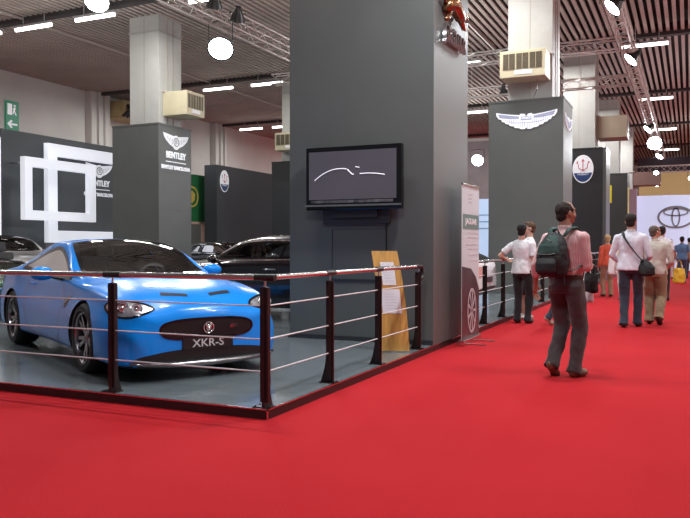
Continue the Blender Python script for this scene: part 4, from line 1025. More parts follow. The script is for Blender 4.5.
        # mirror
        bm = nb(); ellip(bm, (0.50, k*1.01, 0.955), (0.085, 0.125, 0.075), n=20, m_=12); bm2 = None
        mr = obj('mirror', bm, paint, car, smooth=True)
        bm = nb(); tube(bm, [(0.52, k*0.80, 0.885), (0.51, k*0.90, 0.91), (0.50, k*0.97, 0.94)], [0.035, 0.028, 0.03], 10, flat=0.5); obj('mirror_arm', bm, M_black, mr, smooth=True)
        bm = nb(); ellip(bm, (0.430, k*1.01, 0.955), (0.02, 0.105, 0.058)); obj('mirror_glass', bm, M_chrome, mr, smooth=True)
        # tail lamp
        tl = smooth_poly([(0.80*k, 0.84), (0.60*k, 0.83), (0.52*k, 0.76), (0.62*k, 0.70), (0.78*k, 0.72)], 4)
        obj('tail_lamp', bk.patch(tl, 0.004, 0.03), mat('red_lens', (0.45, 0.01, 0.01), 0.1, noise_s=20, noise_amt=0.1), car, smooth=True)
        for ax in (1.44, -1.31): wheel(car, ax, k*0.87, k, R=0.345)
        bm = nb(); sk = [(0.95, 0.185), (-0.85, 0.185)]; V.line(sk, 0.05, 0.006, bm); obj('side_skirt', bm, paint, car, smooth=True)
    bm = nb(); top.line([(1.03, 0.55), (1.10, 0.2), (1.10, -0.2), (1.03, -0.55)], 0.03, 0.008, bm); obj('wiper_cowl', bm, M_black, car)
    return car

def build_sedan(name, label, loc, rz, paint, L=5.1, H=1.45, Wd=0.95, trim=M_chrome, seatm=None, wb=3.03, hatch=False, detail=True):
    car = thing(name, label, 'car', loc, rz)
    a = L/2; k = H/1.45; w = Wd
    s = {
     'x':  [-a, -a+0.04, -a+0.16, -a+0.45, -a+0.85, -a+1.35, -0.95, -0.35, 0.15, 0.60, 0.95, 1.15, a-1.0, a-0.60, a-0.28, a-0.12, a-0.04, a],
     'w':  [0.62, 0.74, 0.84, 0.91, w-0.01, w, w, w, w, w, w, w, w, w-0.03, w-0.10, w-0.20, w-0.30, w-0.38],
     'zb': [0.36, 0.30, 0.25, 0.22, 0.20, 0.20, 0.20, 0.20, 0.20, 0.20, 0.20, 0.20, 0.20, 0.20, 0.20, 0.21, 0.24, 0.28],
     'zm': [0.60, 0.60, 0.60, 0.60, 0.60, 0.60, 0.58, 0.58, 0.58, 0.58, 0.58, 0.58, 0.58, 0.57, 0.55, 0.53, 0.52, 0.50],
     'ws': [0.56, 0.67, 0.76, 0.82, 0.86, 0.87, 0.87, 0.87, 0.87, 0.87, 0.87, 0.87, 0.86, 0.83, 0.76, 0.67, 0.58, 0.50],
     'zs': [v*k for v in ([0.92, 0.98, 1.0, 1.0, 1.0, 0.99, 0.98, 0.965, 0.955, 0.945, 0.935, 0.925, 0.90, 0.86, 0.80, 0.76, 0.72, 0.68])],
     'wr': [0.52, 0.60, 0.64, 0.66, 0.62 if not hatch else 0.58, 0.60, 0.585, 0.59, 0.60, 0.62, 0.68, 0.70, 0.66, 0.62, 0.57, 0.50, 0.43, 0.36],
     'zr': [v*k for v in ([0.95, 1.02, 1.05, 1.06, 1.12, 1.24, 1.33, 1.37, 1.365, 1.31, 1.14, 1.01, 0.97, 0.93, 0.88, 0.84, 0.79, 0.74] if not hatch else [0.95, 1.02, 1.10, 1.22, 1.30, 1.34, 1.37, 1.38, 1.36, 1.26, 1.10, 1.01, 0.97, 0.93, 0.88, 0.84, 0.79, 0.74])],
     'zt': [v*k for v in ([0.96, 1.04, 1.07, 1.09, 1.18, 1.32, 1.42, 1.45, 1.445, 1.39, 1.22, 1.08, 1.01, 0.97, 0.915, 0.87, 0.82, 0.76] if not hatch else [0.96, 1.04, 1.16, 1.30, 1.40, 1.43, 1.45, 1.45, 1.44, 1.34, 1.16, 1.06, 1.01, 0.97, 0.915, 0.87, 0.82, 0.76])]}
    if hatch:
        s['zs'] = [v*k for v in [0.84, 0.90, 0.93, 0.95, 0.95, 0.95, 0.95, 0.95, 0.95, 0.945, 0.935, 0.925, 0.90, 0.86, 0.80, 0.76, 0.72, 0.68]]
    fx, rx = wb/2+0.02, -wb/2+0.02
    me, bvh = car_body(s, paint, lod=0.06, arches=[(fx, w-0.01), (rx, w-0.01)], R=0.375, bottom=0.22)
    b = 1.0*k
    if not hatch: side = [(1.12, 1.00), (0.4, 1.005), (-0.5, 1.02), (-1.15, 1.04), (-1.42, 1.08), (-1.2, 1.18), (-0.85, 1.285), (-0.35, 1.335), (0.2, 1.335), (0.58, 1.285), (0.93, 1.12)]
    else: side = [(1.12, 1.00), (0.4, 1.005), (-0.9, 1.01), (-1.55, 1.05), (-1.62, 1.16), (-1.45, 1.27), (-0.9, 1.32), (-0.3, 1.34), (0.2, 1.33), (0.55, 1.255), (0.9, 1.11)]
    side = smooth_poly([(x, z*k) for x, z in side], 3)
    ws = [(1.18, 0.0), (1.16, 0.30), (1.06, 0.60), (0.62, 0.56), (0.30, 0.52), (0.27, 0.25), (0.26, 0)]; ws = ws+[(p, -q) for p, q in reversed(ws[1:-1])]
    top = View(bvh, (0, 0, 3), (1, 0, 0), (0, 1, 0), (0, 0, -1))
    sv = {1: View(bvh, (0, 3, 0), (1, 0, 0), (0, 0, 1), (0, -1, 0)), -1: View(bvh, (0, -3, 0), (1, 0, 0), (0, 0, 1), (0, 1, 0))}
    fr = View(bvh, (4, 0, 0), (0, 1, 0), (0, 0, 1), (-1, 0, 0)); bk = View(bvh, (-4, 0, 0), (0, 1, 0), (0, 0, 1), (1, 0, 0))
    tests = [('side', 0, inset(dense(side), 0.025), lambda c, n: c.z > 0.9*k and abs(n.y) > 0.2), ('top', 0, inset(dense(ws), 0.028), lambda c, n: n.z > 0.1 and c.z > 0.9)]
    if not hatch:
        rw = [(-0.98, 0), (-1.0, 0.3), (-1.05, 0.48), (-1.35, 0.5), (-a+0.92, 0.5), (-a+0.78, 0.25), (-a+0.76, 0)]; rw = rw+[(p, -q) for p, q in reversed(rw[1:-1])]
        tests.append(('top', 0, inset(dense(rw), 0.028), lambda c, n: n.z > 0.1 and c.z > 0.9))
    cut_windows(me, tests); obj('body', me, None, car)
    window(car, 'windscreen', top, ws, None, 0.05)
    if not hatch: window(car, 'rear_window', top, rw, None, 0.05)
    else:
        rp = smooth_poly([(-0.52, 1.08*k), (-0.50, 1.33*k), (0.50, 1.33*k), (0.52, 1.08*k)], 3); obj('rear_window', bk.patch(rp, 0.004, 0.05), M_gloss, car, smooth=True)
    for q in (1, -1):
        V = sv[q]; sw = window(car, 'side_window', V, side, None, 0.045, None); dd = dense(side, 0.04); bm = nb(); V.line(dd+[dd[0]], 0.02, 0.010, bm); obj('window_trim', bm, trim, sw, smooth=True)
        bm = nb(); xx = -0.28 if not hatch else -0.35; V.line([(xx, 0.99*k), (xx-0.03, 1.34*k)], 0.06, 0.010, bm); obj('door_pillar', bm, M_gloss, car)
        bm = nb(); V.line([(1.0, 0.97*k), (1.02, 0.6), (0.95, 0.28), (-0.3, 0.28), (-0.28, 0.97*k)], 0.008, 0.002, bm); V.line([(-0.3, 0.28), (-1.05, 0.28), (-1.25, 0.6), (-1.2, 0.97*k)], 0.008, 0.002, bm); obj('door_seam', bm, M_black, car)
        for hx in (-0.12, -1.02):
            c = V.cast((hx, 0.86*k), 0.02)
            if c: bm = nb(); tube(bm, [(c.x-0.11, c.y-0.015*q, c.z), (c.x-0.06, c.y+0.01*q, c.z), (c.x+0.06, c.y+0.01*q, c.z), (c.x+0.11, c.y-0.015*q, c.z)], 0.014, 8, flat=0.7); obj('door_handle', bm, trim, car, smooth=True)
        bm = nb(); ellip(bm, (0.92, q*(w+0.10), 1.03*k), (0.075, 0.125, 0.075), n=16, m_=10); mr = obj('mirror', bm, paint, car, smooth=True)
        bm = nb(); tube(bm, [(0.94, q*(w-0.12), 0.98*k), (0.93, q*(w+0.02), 1.01*k)], 0.03, 8, flat=0.5); obj('mirror_arm', bm, M_black, mr)
        hp = smooth_poly([(q*0.42, 0.66*k), (q*0.52, 0.72*k), (q*0.74, 0.76*k), (q*0.80, 0.70*k), (q*0.70, 0.62*k), (q*0.50, 0.60*k)], 4)
        h = obj('headlamp', fr.patch(hp, 0.005, 0.03), mat('lamp_silver', (1, 1, 1)), car, smooth=True)
        for yy in (0.56, 0.69):
            c = fr.cast((q*yy, 0.68*k), 0.006)
            if c: bm = nb(); ring(bm, 0.035, 0.046, Matrix(((0, 0, 1, c.x), (1, 0, 0, c.y), (0, 1, 0, c.z), (0, 0, 0, 1))), 0.01, n=20); obj('projector_lens', bm, M_chrome, h)
        tl = smooth_poly([(q*0.78, 0.92*k), (q*0.56, 0.93*k), (q*0.54, 0.80*k), (q*0.62, 0.70*k), (q*0.78, 0.72*k)], 4)
        obj('tail_lamp', bk.patch(tl, 0.005, 0.03), mat('pale_red_lens' if hatch else 'red_lens', (0.62, 0.30, 0.28) if hatch else (0.45, 0.01, 0.01), 0.1, noise_s=20, noise_amt=0.1), car, smooth=True)
        for ax in (fx, rx): wheel(car, ax, q*(w-0.015), q, R=0.35)
    gr = smooth_poly([(-0.36, 0.52), (-0.34, 0.74*k), (0.34, 0.74*k), (0.36, 0.52)], 4)
    g = obj('grille', fr.patch(gr, 0.004, 0.04), M_black, car, smooth=True); obj('grille_surround', fr.ringstrip(gr, 0.02, 0.008), trim, g, smooth=True)
    lo = smooth_poly([(-0.6, 0.28), (-0.55, 0.38), (0.55, 0.38), (0.6, 0.28)], 3); obj('lower_intake', fr.patch(lo, 0.004, 0.04), M_black, car, smooth=True)
    bm = nb(); box(bm, -a-0.012, -a+0.02, -0.26, 0.26, 0.52, 0.63, 0.005); obj('number_plate', bm, mat('dark_plate', (0.03, 0.03, 0.035), 0.4, noise_s=9, noise_amt=0.1), car)
    bp = smooth_poly([(-0.66, 0.30), (-0.60, 0.42), (0.60, 0.42), (0.66, 0.30)], 3); obj('rear_diffuser', bk.patch(bp, 0.004, 0.04), M_black, car, smooth=True)
    sm = seatm or mat('dark_leather', (1, 1, 1))
    for y in (-0.38, 0.38): rounded_seat(car, -0.05, y, 0.46, sm, 1.0, 0.54)
    rounded_seat(car, -0.95, 0, 0.50, sm, 1.0, 1.25)
    bm = nb(); box(bm, 0.62, 1.12, -0.70, 0.70, 0.74, 0.96*k, 0.05); d = obj('dashboard', bm, M_black, car, smooth=50)
    bm = nb(); ring(bm, 0.17, 0.195, Matrix.Translation((0.52, 0.38, 0.93*k)) @ Matrix.Rotation(PI/2-0.4, 4, 'Y'), 0.025); obj('steering_wheel', bm, M_black, d)
    return car

P_blue = mat('blue_car_paint', (0.001, 0.27, 0.90), 0.25, metal=0.0, coat=0.35, spec=0.25, dark_back=True, noise_s=300, noise_amt=0.08)
P_blk  = mat('black_car_paint', (0.006, 0.006, 0.008), 0.2, coat=1.0, dark_back=True, noise_s=200, noise_amt=0.2)
P_wht  = mat('white_car_paint', (0.78, 0.79, 0.80), 0.25, coat=1.0, dark_back=True, noise_s=200, noise_amt=0.02)
P_grn  = mat('green_car_paint', (0.008, 0.09, 0.035), 0.25, metal=0.2, coat=1.0, dark_back=True, noise_s=200, noise_amt=0.1)
P_slv  = mat('silver_car_paint', (0.36, 0.35, 0.34), 0.28, metal=0.6, coat=1.0, dark_back=True, noise_s=200, noise_amt=0.05)
hd = math.radians(-28.5)
hv_ = Vector((math.cos(hd), math.sin(hd))); fa_ = Vector((-5.44, 5.70)) + Vector((-hv_.y, hv_.x))*0.87
build_coupe('bright blue sports coupe parked on the platform behind the corner railing', (fa_.x-1.44*hv_.x, fa_.y-1.44*hv_.y, 0.08), hd, P_blue)
cream = mat('cream_leather', (0.80, 0.74, 0.46), 0.5, noise_s=14, noise_amt=0.08)
build_sedan('luxury_sedan', 'long black luxury sedan with chrome window trim and cream seats behind the blue coupe', (-6.50, 11.85, 0.08), PI, P_blk, seatm=cream)
build_sedan('luxury_sedan', 'distant black car under the green panel, mostly hidden behind other cars', (-15.6, 23.4, 0.08), math.atan2(-0.25, 0.95), P_blk, L=4.8, H=1.42)
build_sedan('silver_car', 'silver four-door car with dark windows at the left edge, farther than the green car', (-15.9, 13.7, 0.08), math.atan2(-0.3, 0.95), P_slv, L=4.9, H=1.53)
build_sedan('green_car', 'dark green car whose nose shows behind the blue coupe tail', (-12.55, 10.5, 0.08), math.atan2(-0.469, 0.883), P_grn, L=4.5, H=1.03)
build_sedan('white_car', 'white car whose end shows between the roll-up banner and the far railing', (-5.95, 15.15, 0.08), PI, P_wht, L=4.5, H=1.30, hatch=True)
# ================================================================== PEOPLE
def loft_h(bm, rings, n=24):
    """rings: (cx, cy, cz, rx, ry) horizontal ellipses, closed at both ends"""
    R = []
    for (cx, cy, cz, rx, ry) in rings:
        R.append([bm.verts.new((cx+rx*math.cos(2*PI*k/n), cy+ry*math.sin(2*PI*k/n), cz)) for k in range(n)])
    for a, b in zip(R, R[1:]):
        for k in range(n): bm.faces.new((a[k], a[(k+1) % n], b[(k+1) % n], b[k]))
    bm.faces.new(R[0][::-1]); bm.faces.new(R[-1])
def limb(bm, pts, rad, n=14):
    """tapered limb through its joints with rounded joints and ends"""
    P = [Vector(p) for p in pts]
    for (a, b, ra, rb) in zip(P, P[1:], rad, rad[1:]):
        k = 6; tube(bm, [a+(b-a)*i/k for i in range(k+1)], [ra+(rb-ra)*i/k for i in range(k+1)], n)
    for p, r in zip(P, rad): ellip(bm, p, (r, r, r), n=14, m_=8)
def ik(a, b, l1, l2, pole):
    a = Vector(a); b = Vector(b); d = b-a; L = min(d.length, (l1+l2)*0.999); u = d.normalized()
    x = (l1*l1-l2*l2+L*L)/(2*L); h = math.sqrt(max(0, l1*l1-x*x)); p = Vector(pole); p = (p-u*p.dot(u)).normalized()
    return a+u*x+p*h, a+u*L
def soft(bm, vox, it=4, fac=0.6):
    bmesh.ops.recalc_face_normals(bm, faces=bm.faces)
    return realize(bm, [('REMESH', dict(mode='VOXEL', voxel_size=vox, use_smooth_shade=True)), ('SMOOTH', dict(iterations=it, factor=fac))])
def folds(me, amp, sc, seed=0.0, stretch=(1, 1, 0.55)):
    vs = me.vertices; N = [Vector(n_.vector) for n_ in me.vertex_normals]
    for v, vn in zip(vs, N):
        q = Vector((v.co.x*stretch[0], v.co.y*stretch[1], v.co.z*stretch[2]))*sc+Vector((seed, seed*1.7, 0))
        v.co = v.co+vn*(noise.noise(q)*amp+noise.noise(q*2.3)*amp*0.5)
SKIN = lambda t: mat('skin_%d' % t, [(0.50, 0.27, 0.19), (0.36, 0.18, 0.12), (0.56, 0.33, 0.25)][t], 0.5, noise_s=30, noise_amt=0.08)
def cloth(name, col, stripes=None):
    m = mat(name, col, 0.85, noise_s=6, noise_amt=0.10, bump=0.25, bump_s=18, sheen=0.2)
    if stripes and not m.get('striped'):
        m['striped'] = 1; nt = m.node_tree; b = nt.nodes['Principled BSDF']; tc = nt.nodes.new('ShaderNodeTexCoord'); wv = nt.nodes.new('ShaderNodeTexWave')
        wv.bands_direction = 'X'; wv.inputs['Scale'].default_value = 22; wv.inputs['Distortion'].default_value = 0.6; nt.links.new(tc.outputs['Object'], wv.inputs['Vector'])
        mx = nt.nodes.new('ShaderNodeMix'); mx.data_type = 'RGBA'; mx.inputs['A'].default_value = (*col, 1); mx.inputs['B'].default_value = (*stripes, 1)
        nt.links.new(wv.outputs['Fac'], mx.inputs['Factor']); nt.links.new(mx.outputs['Result'], b.inputs['Base Color'])
    return m
def person(label, loc, rz, H=1.75, lf=(0.0, 0.0), rf=(0.0, 0.0), la=None, ra=None, head=(0.0, 0.0), build=1.0, skin=0, hair=('dark_hair', (0.015, 0.012, 0.01)), bald=False, long_hair=False,
           shirt=('white_shirt', (0.7, 0.7, 0.72)), sleeves='short', tucked=False, trousers=('dark_jeans', (0.03, 0.035, 0.05)), shorts=False, shoes=('dark_shoe', (0.02, 0.018, 0.016)), belt=False,
           vox=0.010, loose=1.0, stripes=None, collar=True, group=None):
    """local +y is where the body faces, +x its right hand"""
    k = H/1.75
    t = thing('person', label, 'person', loc, rz, group=group, scale=k)
    hz = 0.915; A = {}
    # ---- joints
    J = {}
    for s, nm, f in ((-1, 'L', lf), (1, 'R', rf)):
        hip = Vector((s*0.092, 0, hz)); ank = Vector((s*0.085, f[0], 0.085+f[1]))
        knee, ank = ik(hip, ank, 0.435, 0.42, (s*0.1, 1, 0)); J[nm] = (hip, knee, ank)
    dz = 0.0
    for s, nm, a in ((-1, 'LA', la), (1, 'RA', ra)):
        sh = Vector((s*0.182*build, -0.01, 1.388))
        if a is None: a = (s*(0.25*build), 0.03, 0.86)
        wr = Vector(a); el, wr = ik(sh, wr, 0.285, 0.255, (s*(0.55 if a[2] > 0.95 else 0.15), -1, -0.25)); J[nm] = (sh, el, wr)
    RH = Matrix.Translation((0, 0, 1.52)) @ Matrix.Rotation(head[0], 4, 'Z') @ Matrix.Rotation(head[1], 4, 'X') @ Matrix.Translation((0, 0, -1.52))
    R3 = RH.to_3x3()
    hp = lambda *p: RH @ Vector(p)
    b = build
    def feet(bm, grow=0.0):
        for nm, s, f in (('L', -1, lf), ('R', 1, rf)):
            a = J[nm][2]; tip = 0.62 if f[1] > 0.03 else 0.0
            M = Matrix.Translation(a) @ Matrix.Rotation(s*-0.14, 4, 'Z') @ Matrix.Rotation(-tip, 4, 'X')
            m3 = M.to_3x3()
            ellip(bm, M @ Vector((0, 0.095, -0.045)), (0.046+grow, 0.085+grow, 0.036+grow), m3); ellip(bm, M @ Vector((0, -0.01, -0.040)), (0.038+grow, 0.058+grow, 0.042+grow), m3); ellip(bm, M @ Vector((0, 0.04, -0.03)), (0.040+grow, 0.075+grow, 0.04+grow), m3)
    # ---- the body, one continuous surface
    bm = nb()
    ellip(bm, hp(0, 0.0, 1.655), (0.077, 0.096, 0.098), R3, 20, 14); ellip(bm, hp(0, 0.032, 1.590), (0.060, 0.066, 0.066), R3, 18, 12); ellip(bm, hp(0, 0.070, 1.555), (0.030, 0.025, 0.024), R3)
    tube(bm, [hp(0, 0.088, 1.655), hp(0, 0.105, 1.625), hp(0, 0.112, 1.612)], [0.010, 0.014, 0.017], 8); ellip(bm, hp(0, 0.083, 1.672), (0.052, 0.016, 0.012), R3)
    for s in (-1, 1): ellip(bm, hp(s*0.079, -0.005, 1.632), (0.011, 0.020, 0.033), R3); ellip(bm, hp(s*0.045, 0.06, 1.605), (0.024, 0.028, 0.026), R3)
    limb(bm, [(0, -0.02, 1.42), hp(0, -0.012, 1.575)], [0.064, 0.056])
    loft_h(bm, [(0, 0, 0.86, 0.14, 0.10), (0, 0, 0.93, 0.158*b, 0.112), (0, 0, 1.06, 0.135*b, 0.098), (0, 0, 1.18, 0.148*b, 0.108), (0, 0, 1.30, 0.168*b, 0.115), (0, -0.005, 1.39, 0.145*b, 0.090), (0, -0.012, 1.455, 0.085, 0.068)])
    for nm in 'LR': h, kn, an = J[nm]; limb(bm, [h, kn, an], [0.076, 0.048, 0.034]); ellip(bm, kn*0.68+an*0.32+Vector((0, -0.012, 0)), (0.044, 0.046, 0.10))
    feet(bm)
    for nm, s in (('LA', -1), ('RA', 1)):
        sh, el, wr = J[nm]; limb(bm, [sh, el, wr], [0.046, 0.036, 0.026])
        d = (wr-el).normalized(); side = Vector((0, 1, 0)); side = (side-d*side.dot(d)); side = side.normalized() if side.length > 0.1 else Vector((1, 0, 0)); nrm = d.cross(side).normalized()
        M3 = Matrix((side, nrm, d)).transposed()
        pc = wr+d*0.050; ellip(bm, pc, (0.038, 0.016, 0.052), M3)
        palm_in = nrm if nrm.x*s < 0 else -nrm
        for q in range(4):
            o = (q-1.5)*0.0195; Lf = (0.062, 0.074, 0.080, 0.070)[q]; st = pc+side*o+d*0.038
            p1 = st+d*Lf*0.45+palm_in*0.010; p2 = p1+d*Lf*0.33+palm_in*0.020; p3 = p2+d*Lf*0.18+palm_in*0.026
            tube(bm, [st, p1, p2, p3], [0.0098, 0.0092, 0.0085, 0.0075], 8)
        ts = wr+d*0.022+side*0.026; tube(bm, [ts, ts+side*0.024+d*0.022+palm_in*0.008, ts+side*0.028+d*0.052+palm_in*0.016], [0.013, 0.0105, 0.0085], 8)
    me = soft(bm, vox*0.8, 2, 0.5); body = obj('body', me, SKIN(skin), t, smooth=True)
    # ---- eyes and mouth
    bm = nb()
    for s in (-1, 1): ellip(bm, hp(s*0.030, 0.083, 1.645), (0.012, 0.010, 0.008), R3)
    e = obj('eye', bm, mat('eye_white', (0.75, 0.74, 0.72), 0.3, noise_s=20, noise_amt=0.02), t, smooth=True)
    bm = nb()
    for s in (-1, 1): ellip(bm, hp(s*0.030, 0.092, 1.645), (0.005, 0.003, 0.005), R3); tube(bm, [hp(s*0.016, 0.094, 1.664), hp(s*0.032, 0.094, 1.669), hp(s*0.048, 0.084, 1.663)], 0.004, 6)
    obj('pupil_and_brow', bm, mat(hair[0], hair[1]), e, smooth=True)
    bm = nb(); tube(bm, [hp(-0.022, 0.092, 1.583), hp(0, 0.099, 1.585), hp(0.022, 0.092, 1.583)], [0.003, 0.006, 0.003], 8); obj('mouth', bm, mat('lips', (0.40, 0.13, 0.11), 0.5, noise_s=30, noise_amt=0.05), t, smooth=True)
    # ---- hair
    bm = nb()
    if bald:
        ellip(bm, hp(0, -0.018, 1.668), (0.085, 0.090, 0.085), R3, 20, 14); ellip(bm, hp(0, -0.05, 1.60), (0.062, 0.05, 0.05), R3)
        for s in (-1, 1): ellip(bm, hp(s*0.066, 0.0, 1.665), (0.018, 0.05, 0.040), R3)
    else:
        ellip(bm, hp(0, -0.014, 1.680), (0.086, 0.098, 0.088), R3, 20, 14); ellip(bm, hp(0, -0.045, 1.615), (0.070, 0.058, 0.066), R3)
        ellip(bm, hp(0.01, 0.045, 1.722), (0.062, 0.048, 0.034), R3)
        if long_hair: ellip(bm, hp(0, -0.05, 1.55), (0.085, 0.055, 0.12), R3)
    me = soft(bm, 0.009, 2); folds(me, 0.006, 60, 3.1, (1, 1, 1)); obj('hair', me, mat(hair[0]+'_strands', hair[1], 0.85, noise_s=60, noise_amt=0.35, bump=0.5, bump_s=120), t, smooth=True)
    # ---- trousers
    lo = loose; bm = nb()
    loft_h(bm, [(0, 0, 0.84, 0.150*b*lo, 0.112*lo), (0, -0.006, 0.91, 0.176*b, 0.130), (0, 0, 0.99, 0.160*b, 0.115), (0, 0, 1.035, 0.152*b, 0.108)])
    for nm, s in (('L', -1), ('R', 1)):
        h, kn, an = J[nm]; d = (an-kn).normalized()
        if shorts: limb(bm, [h, kn+Vector((0, 0, 0.02))], [0.100*lo, 0.085*lo])
        else:
            lowp = an+d*0.045+Vector((0, -0.004, 0)); limb(bm, [h, kn], [0.098*lo, 0.076*lo]); limb(bm, [kn, an-d*0.06], [0.076*lo, 0.064*lo])
            k_ = 4; a0 = an-d*0.06; tube(bm, [a0+(lowp-a0)*i/k_ for i in range(k_+1)], [0.064*lo, 0.065*lo, 0.067*lo, 0.070*lo, 0.071*lo], 16)
    me = soft(bm, vox, 3); folds(me, 0.011, 9, 1.3, (1, 1, 0.8)); obj('trousers', me, cloth(*trousers), t, smooth=True)
    # ---- shirt
    bm = nb(); z0 = 0.985 if tucked else 0.885
    rr = [(0, 0, z0, 0.160*b if tucked else 0.194*b, 0.118 if tucked else 0.150), (0, 0, z0+0.07, (0.166 if tucked else 0.188)*b, 0.124 if tucked else 0.145), (0, 0, 1.13, 0.160*b, 0.122), (0, 0, 1.24, 0.170*b, 0.127), (0, 0, 1.33, 0.182*b, 0.128), (0, -0.005, 1.395, 0.165*b, 0.110), (0, -0.012, 1.445, 0.115, 0.082), (0, -0.012, 1.478, 0.072, 0.064)]
    loft_h(bm, rr)
    for nm in ('LA', 'RA'):
        sh, el, wr = J[nm]; sg = -1 if nm == 'LA' else 1; tube(bm, [(sg*0.03, -0.015, 1.445), (sg*0.10, -0.015, 1.428), sh], [0.045, 0.050, 0.052], 14)
        if sleeves == 'short': e2 = sh+(el-sh)*0.72; limb(bm, [sh, sh+(el-sh)*0.35], [0.060, 0.060]); tube(bm, [sh+(el-sh)*0.35, sh+(el-sh)*0.55, e2], [0.062, 0.061, 0.063], 16)
        elif sleeves == 'rolled': limb(bm, [sh, el, el+(wr-el)*0.45], [0.060, 0.054, 0.048])
        else: limb(bm, [sh, el, wr], [0.060, 0.052, 0.042])
    me = soft(bm, vox, 3); folds(me, 0.012, 9, 5.7, (1, 1, 0.7))
    top = obj('shirt', me, cloth(shirt[0], shirt[1], stripes), t, smooth=True)
    if collar:
        bm = nb(); n = 24; R = []
        for (r1, r2, z) in ((0.078, 0.070, 1.463), (0.074, 0.066, 1.492), (0.069, 0.062, 1.505), (0.076, 0.070, 1.488)):
            R.append([bm.verts.new((r1*math.cos(2*PI*q/n), -0.012+r2*math.sin(2*PI*q/n), z-0.012*math.sin(2*PI*q/n))) for q in range(n)])
        for a_, c_ in zip(R, R[1:]):
            for q in range(n): bm.faces.new((a_[q], a_[(q+1) % n], c_[(q+1) % n], c_[q]))
        obj('collar', bm, cloth(shirt[0], shirt[1]), top, smooth=True)
    if belt:
        bm = nb(); R = []; n = 28
        for z in (0.985, 1.02): R.append([bm.verts.new((0.170*b*math.cos(2*PI*q/n), 0.128*math.sin(2*PI*q/n), z)) for q in range(n)])
        for q in range(n): bm.faces.new((R[0][q], R[0][(q+1) % n], R[1][(q+1) % n], R[1][q]))
        obj('belt', bm, mat('brown_leather', (0.045, 0.022, 0.012), 0.4, noise_s=20, noise_amt=0.2), t, smooth=True)
    # ---- shoes
    for nm, s, f in (('L', -1, lf), ('R', 1, rf)):
        bm = nb(); a = J[nm][2]; tip = 0.62 if f[1] > 0.03 else 0.0
        M = Matrix.Translation(a) @ Matrix.Rotation(s*-0.14, 4, 'Z') @ Matrix.Rotation(-tip, 4, 'X'); m3 = M.to_3x3()
        ellip(bm, M @ Vector((0, 0.100, -0.045)), (0.052, 0.092, 0.040), m3); ellip(bm, M @ Vector((0, -0.01, -0.036)), (0.045, 0.066, 0.047), m3); ellip(bm, M @ Vector((0, 0.045, -0.03)), (0.046, 0.080, 0.045), m3)
        me = soft(bm, 0.010, 2)
        for v in me.vertices:      # flat sole
            q = M.inverted() @ v.co
            if q.z < -0.075: q.z = -0.084; v.co = M @ q
        sh_ = obj('shoe', me, mat(shoes[0], shoes[1], 0.45, noise_s=30, noise_amt=0.15), t, smooth=True)
    t['_j'] = 0; del t['_j']
    return t, J

# ---- the man with the backpack, walking up the aisle
mloc = (-1.15, 7.93, 0.0); mrz = -0.42
man, JM = person('man with a green and black backpack walking up the red carpet, pink striped shirt', mloc, mrz, 1.78, lf=(-0.10, 0.05), rf=(0.03, 0.0),
    la=(-0.37, 0.02, 0.90), ra=(0.10, 0.26, 1.12), head=(-0.38, 0.05), build=1.12, skin=1, bald=True, hair=('very_dark_hair', (0.02, 0.013, 0.010)),
    shirt=('pink_striped_shirt', (0.56, 0.30, 0.30)), stripes=(0.68, 0.48, 0.48), sleeves='rolled', tucked=True, belt=True, trousers=('charcoal_trousers', (0.052, 0.042, 0.045)), shoes=('tan_shoe', (0.16, 0.09, 0.05)), loose=1.06, vox=0.009)
# backpack worn on his back
bp_ = thing('backpack', 'dark green and black backpack on the back of the man in the pink shirt', 'backpack', mloc, mrz, scale=1.78/1.75)
Mg_ = mat('pack_green', (0.020, 0.055, 0.045), 0.75, noise_s=14, noise_amt=0.2, bump=0.3, bump_s=60); Mk_ = mat('pack_black', (0.010, 0.011, 0.012), 0.7, noise_s=14, noise_amt=0.3, bump=0.3, bump_s=60)
bm = nb()
loft_h(bm, [(0, -0.225, 1.00, 0.10, 0.05), (0, -0.235, 1.03, 0.155, 0.10), (0, -0.24, 1.12, 0.175, 0.125), (0, -0.235, 1.24, 0.165, 0.115), (0, -0.225, 1.33, 0.135, 0.095), (0, -0.205, 1.40, 0.10, 0.07), (0, -0.19, 1.435, 0.055, 0.04)], 28)
me = soft(bm, 0.010, 4); folds(me, 0.012, 10, 2.2, (1, 1, 1)); obj('main_bag', me, Mk_, bp_, smooth=True)
bm = nb(); loft_h(bm, [(0, -0.295, 1.205, 0.11, 0.045), (0, -0.305, 1.23, 0.125, 0.055), (0, -0.29, 1.31, 0.115, 0.055), (0, -0.26, 1.37, 0.09, 0.045), (0, -0.235, 1.415, 0.06, 0.03)], 24); me = soft(bm, 0.009, 3); folds(me, 0.006, 14, 4.2); tp = obj('top_pocket', me, Mg_, bp_, smooth=True)
bm = nb(); loft_h(bm, [(0, -0.33, 1.02, 0.08, 0.03), (0, -0.35, 1.06, 0.115, 0.045), (0, -0.35, 1.14, 0.115, 0.045), (0, -0.335, 1.19, 0.10, 0.03)], 24); me = soft(bm, 0.009, 3); fp = obj('front_pocket', me, Mk_, bp_, smooth=True)
bm = nb(); tube(bm, [(-0.10, -0.345, 1.235), (-0.05, -0.36, 1.225), (0.05, -0.36, 1.225), (0.10, -0.345, 1.235)], 0.005, 6); tube(bm, [(-0.10, -0.30, 1.32), (0, -0.335, 1.375), (0.10, -0.30, 1.32)], 0.004, 6); obj('zip', bm, mat('grey_zip', (0.12, 0.14, 0.13), 0.5, noise_s=30, noise_amt=0.2), tp, smooth=True)
bm = nb(); tube(bm, [(-0.035, -0.17, 1.43), (-0.02, -0.19, 1.475), (0.02, -0.19, 1.475), (0.035, -0.17, 1.43)], 0.009, 8); obj('grab_loop', bm, Mg_, bp_, smooth=True)
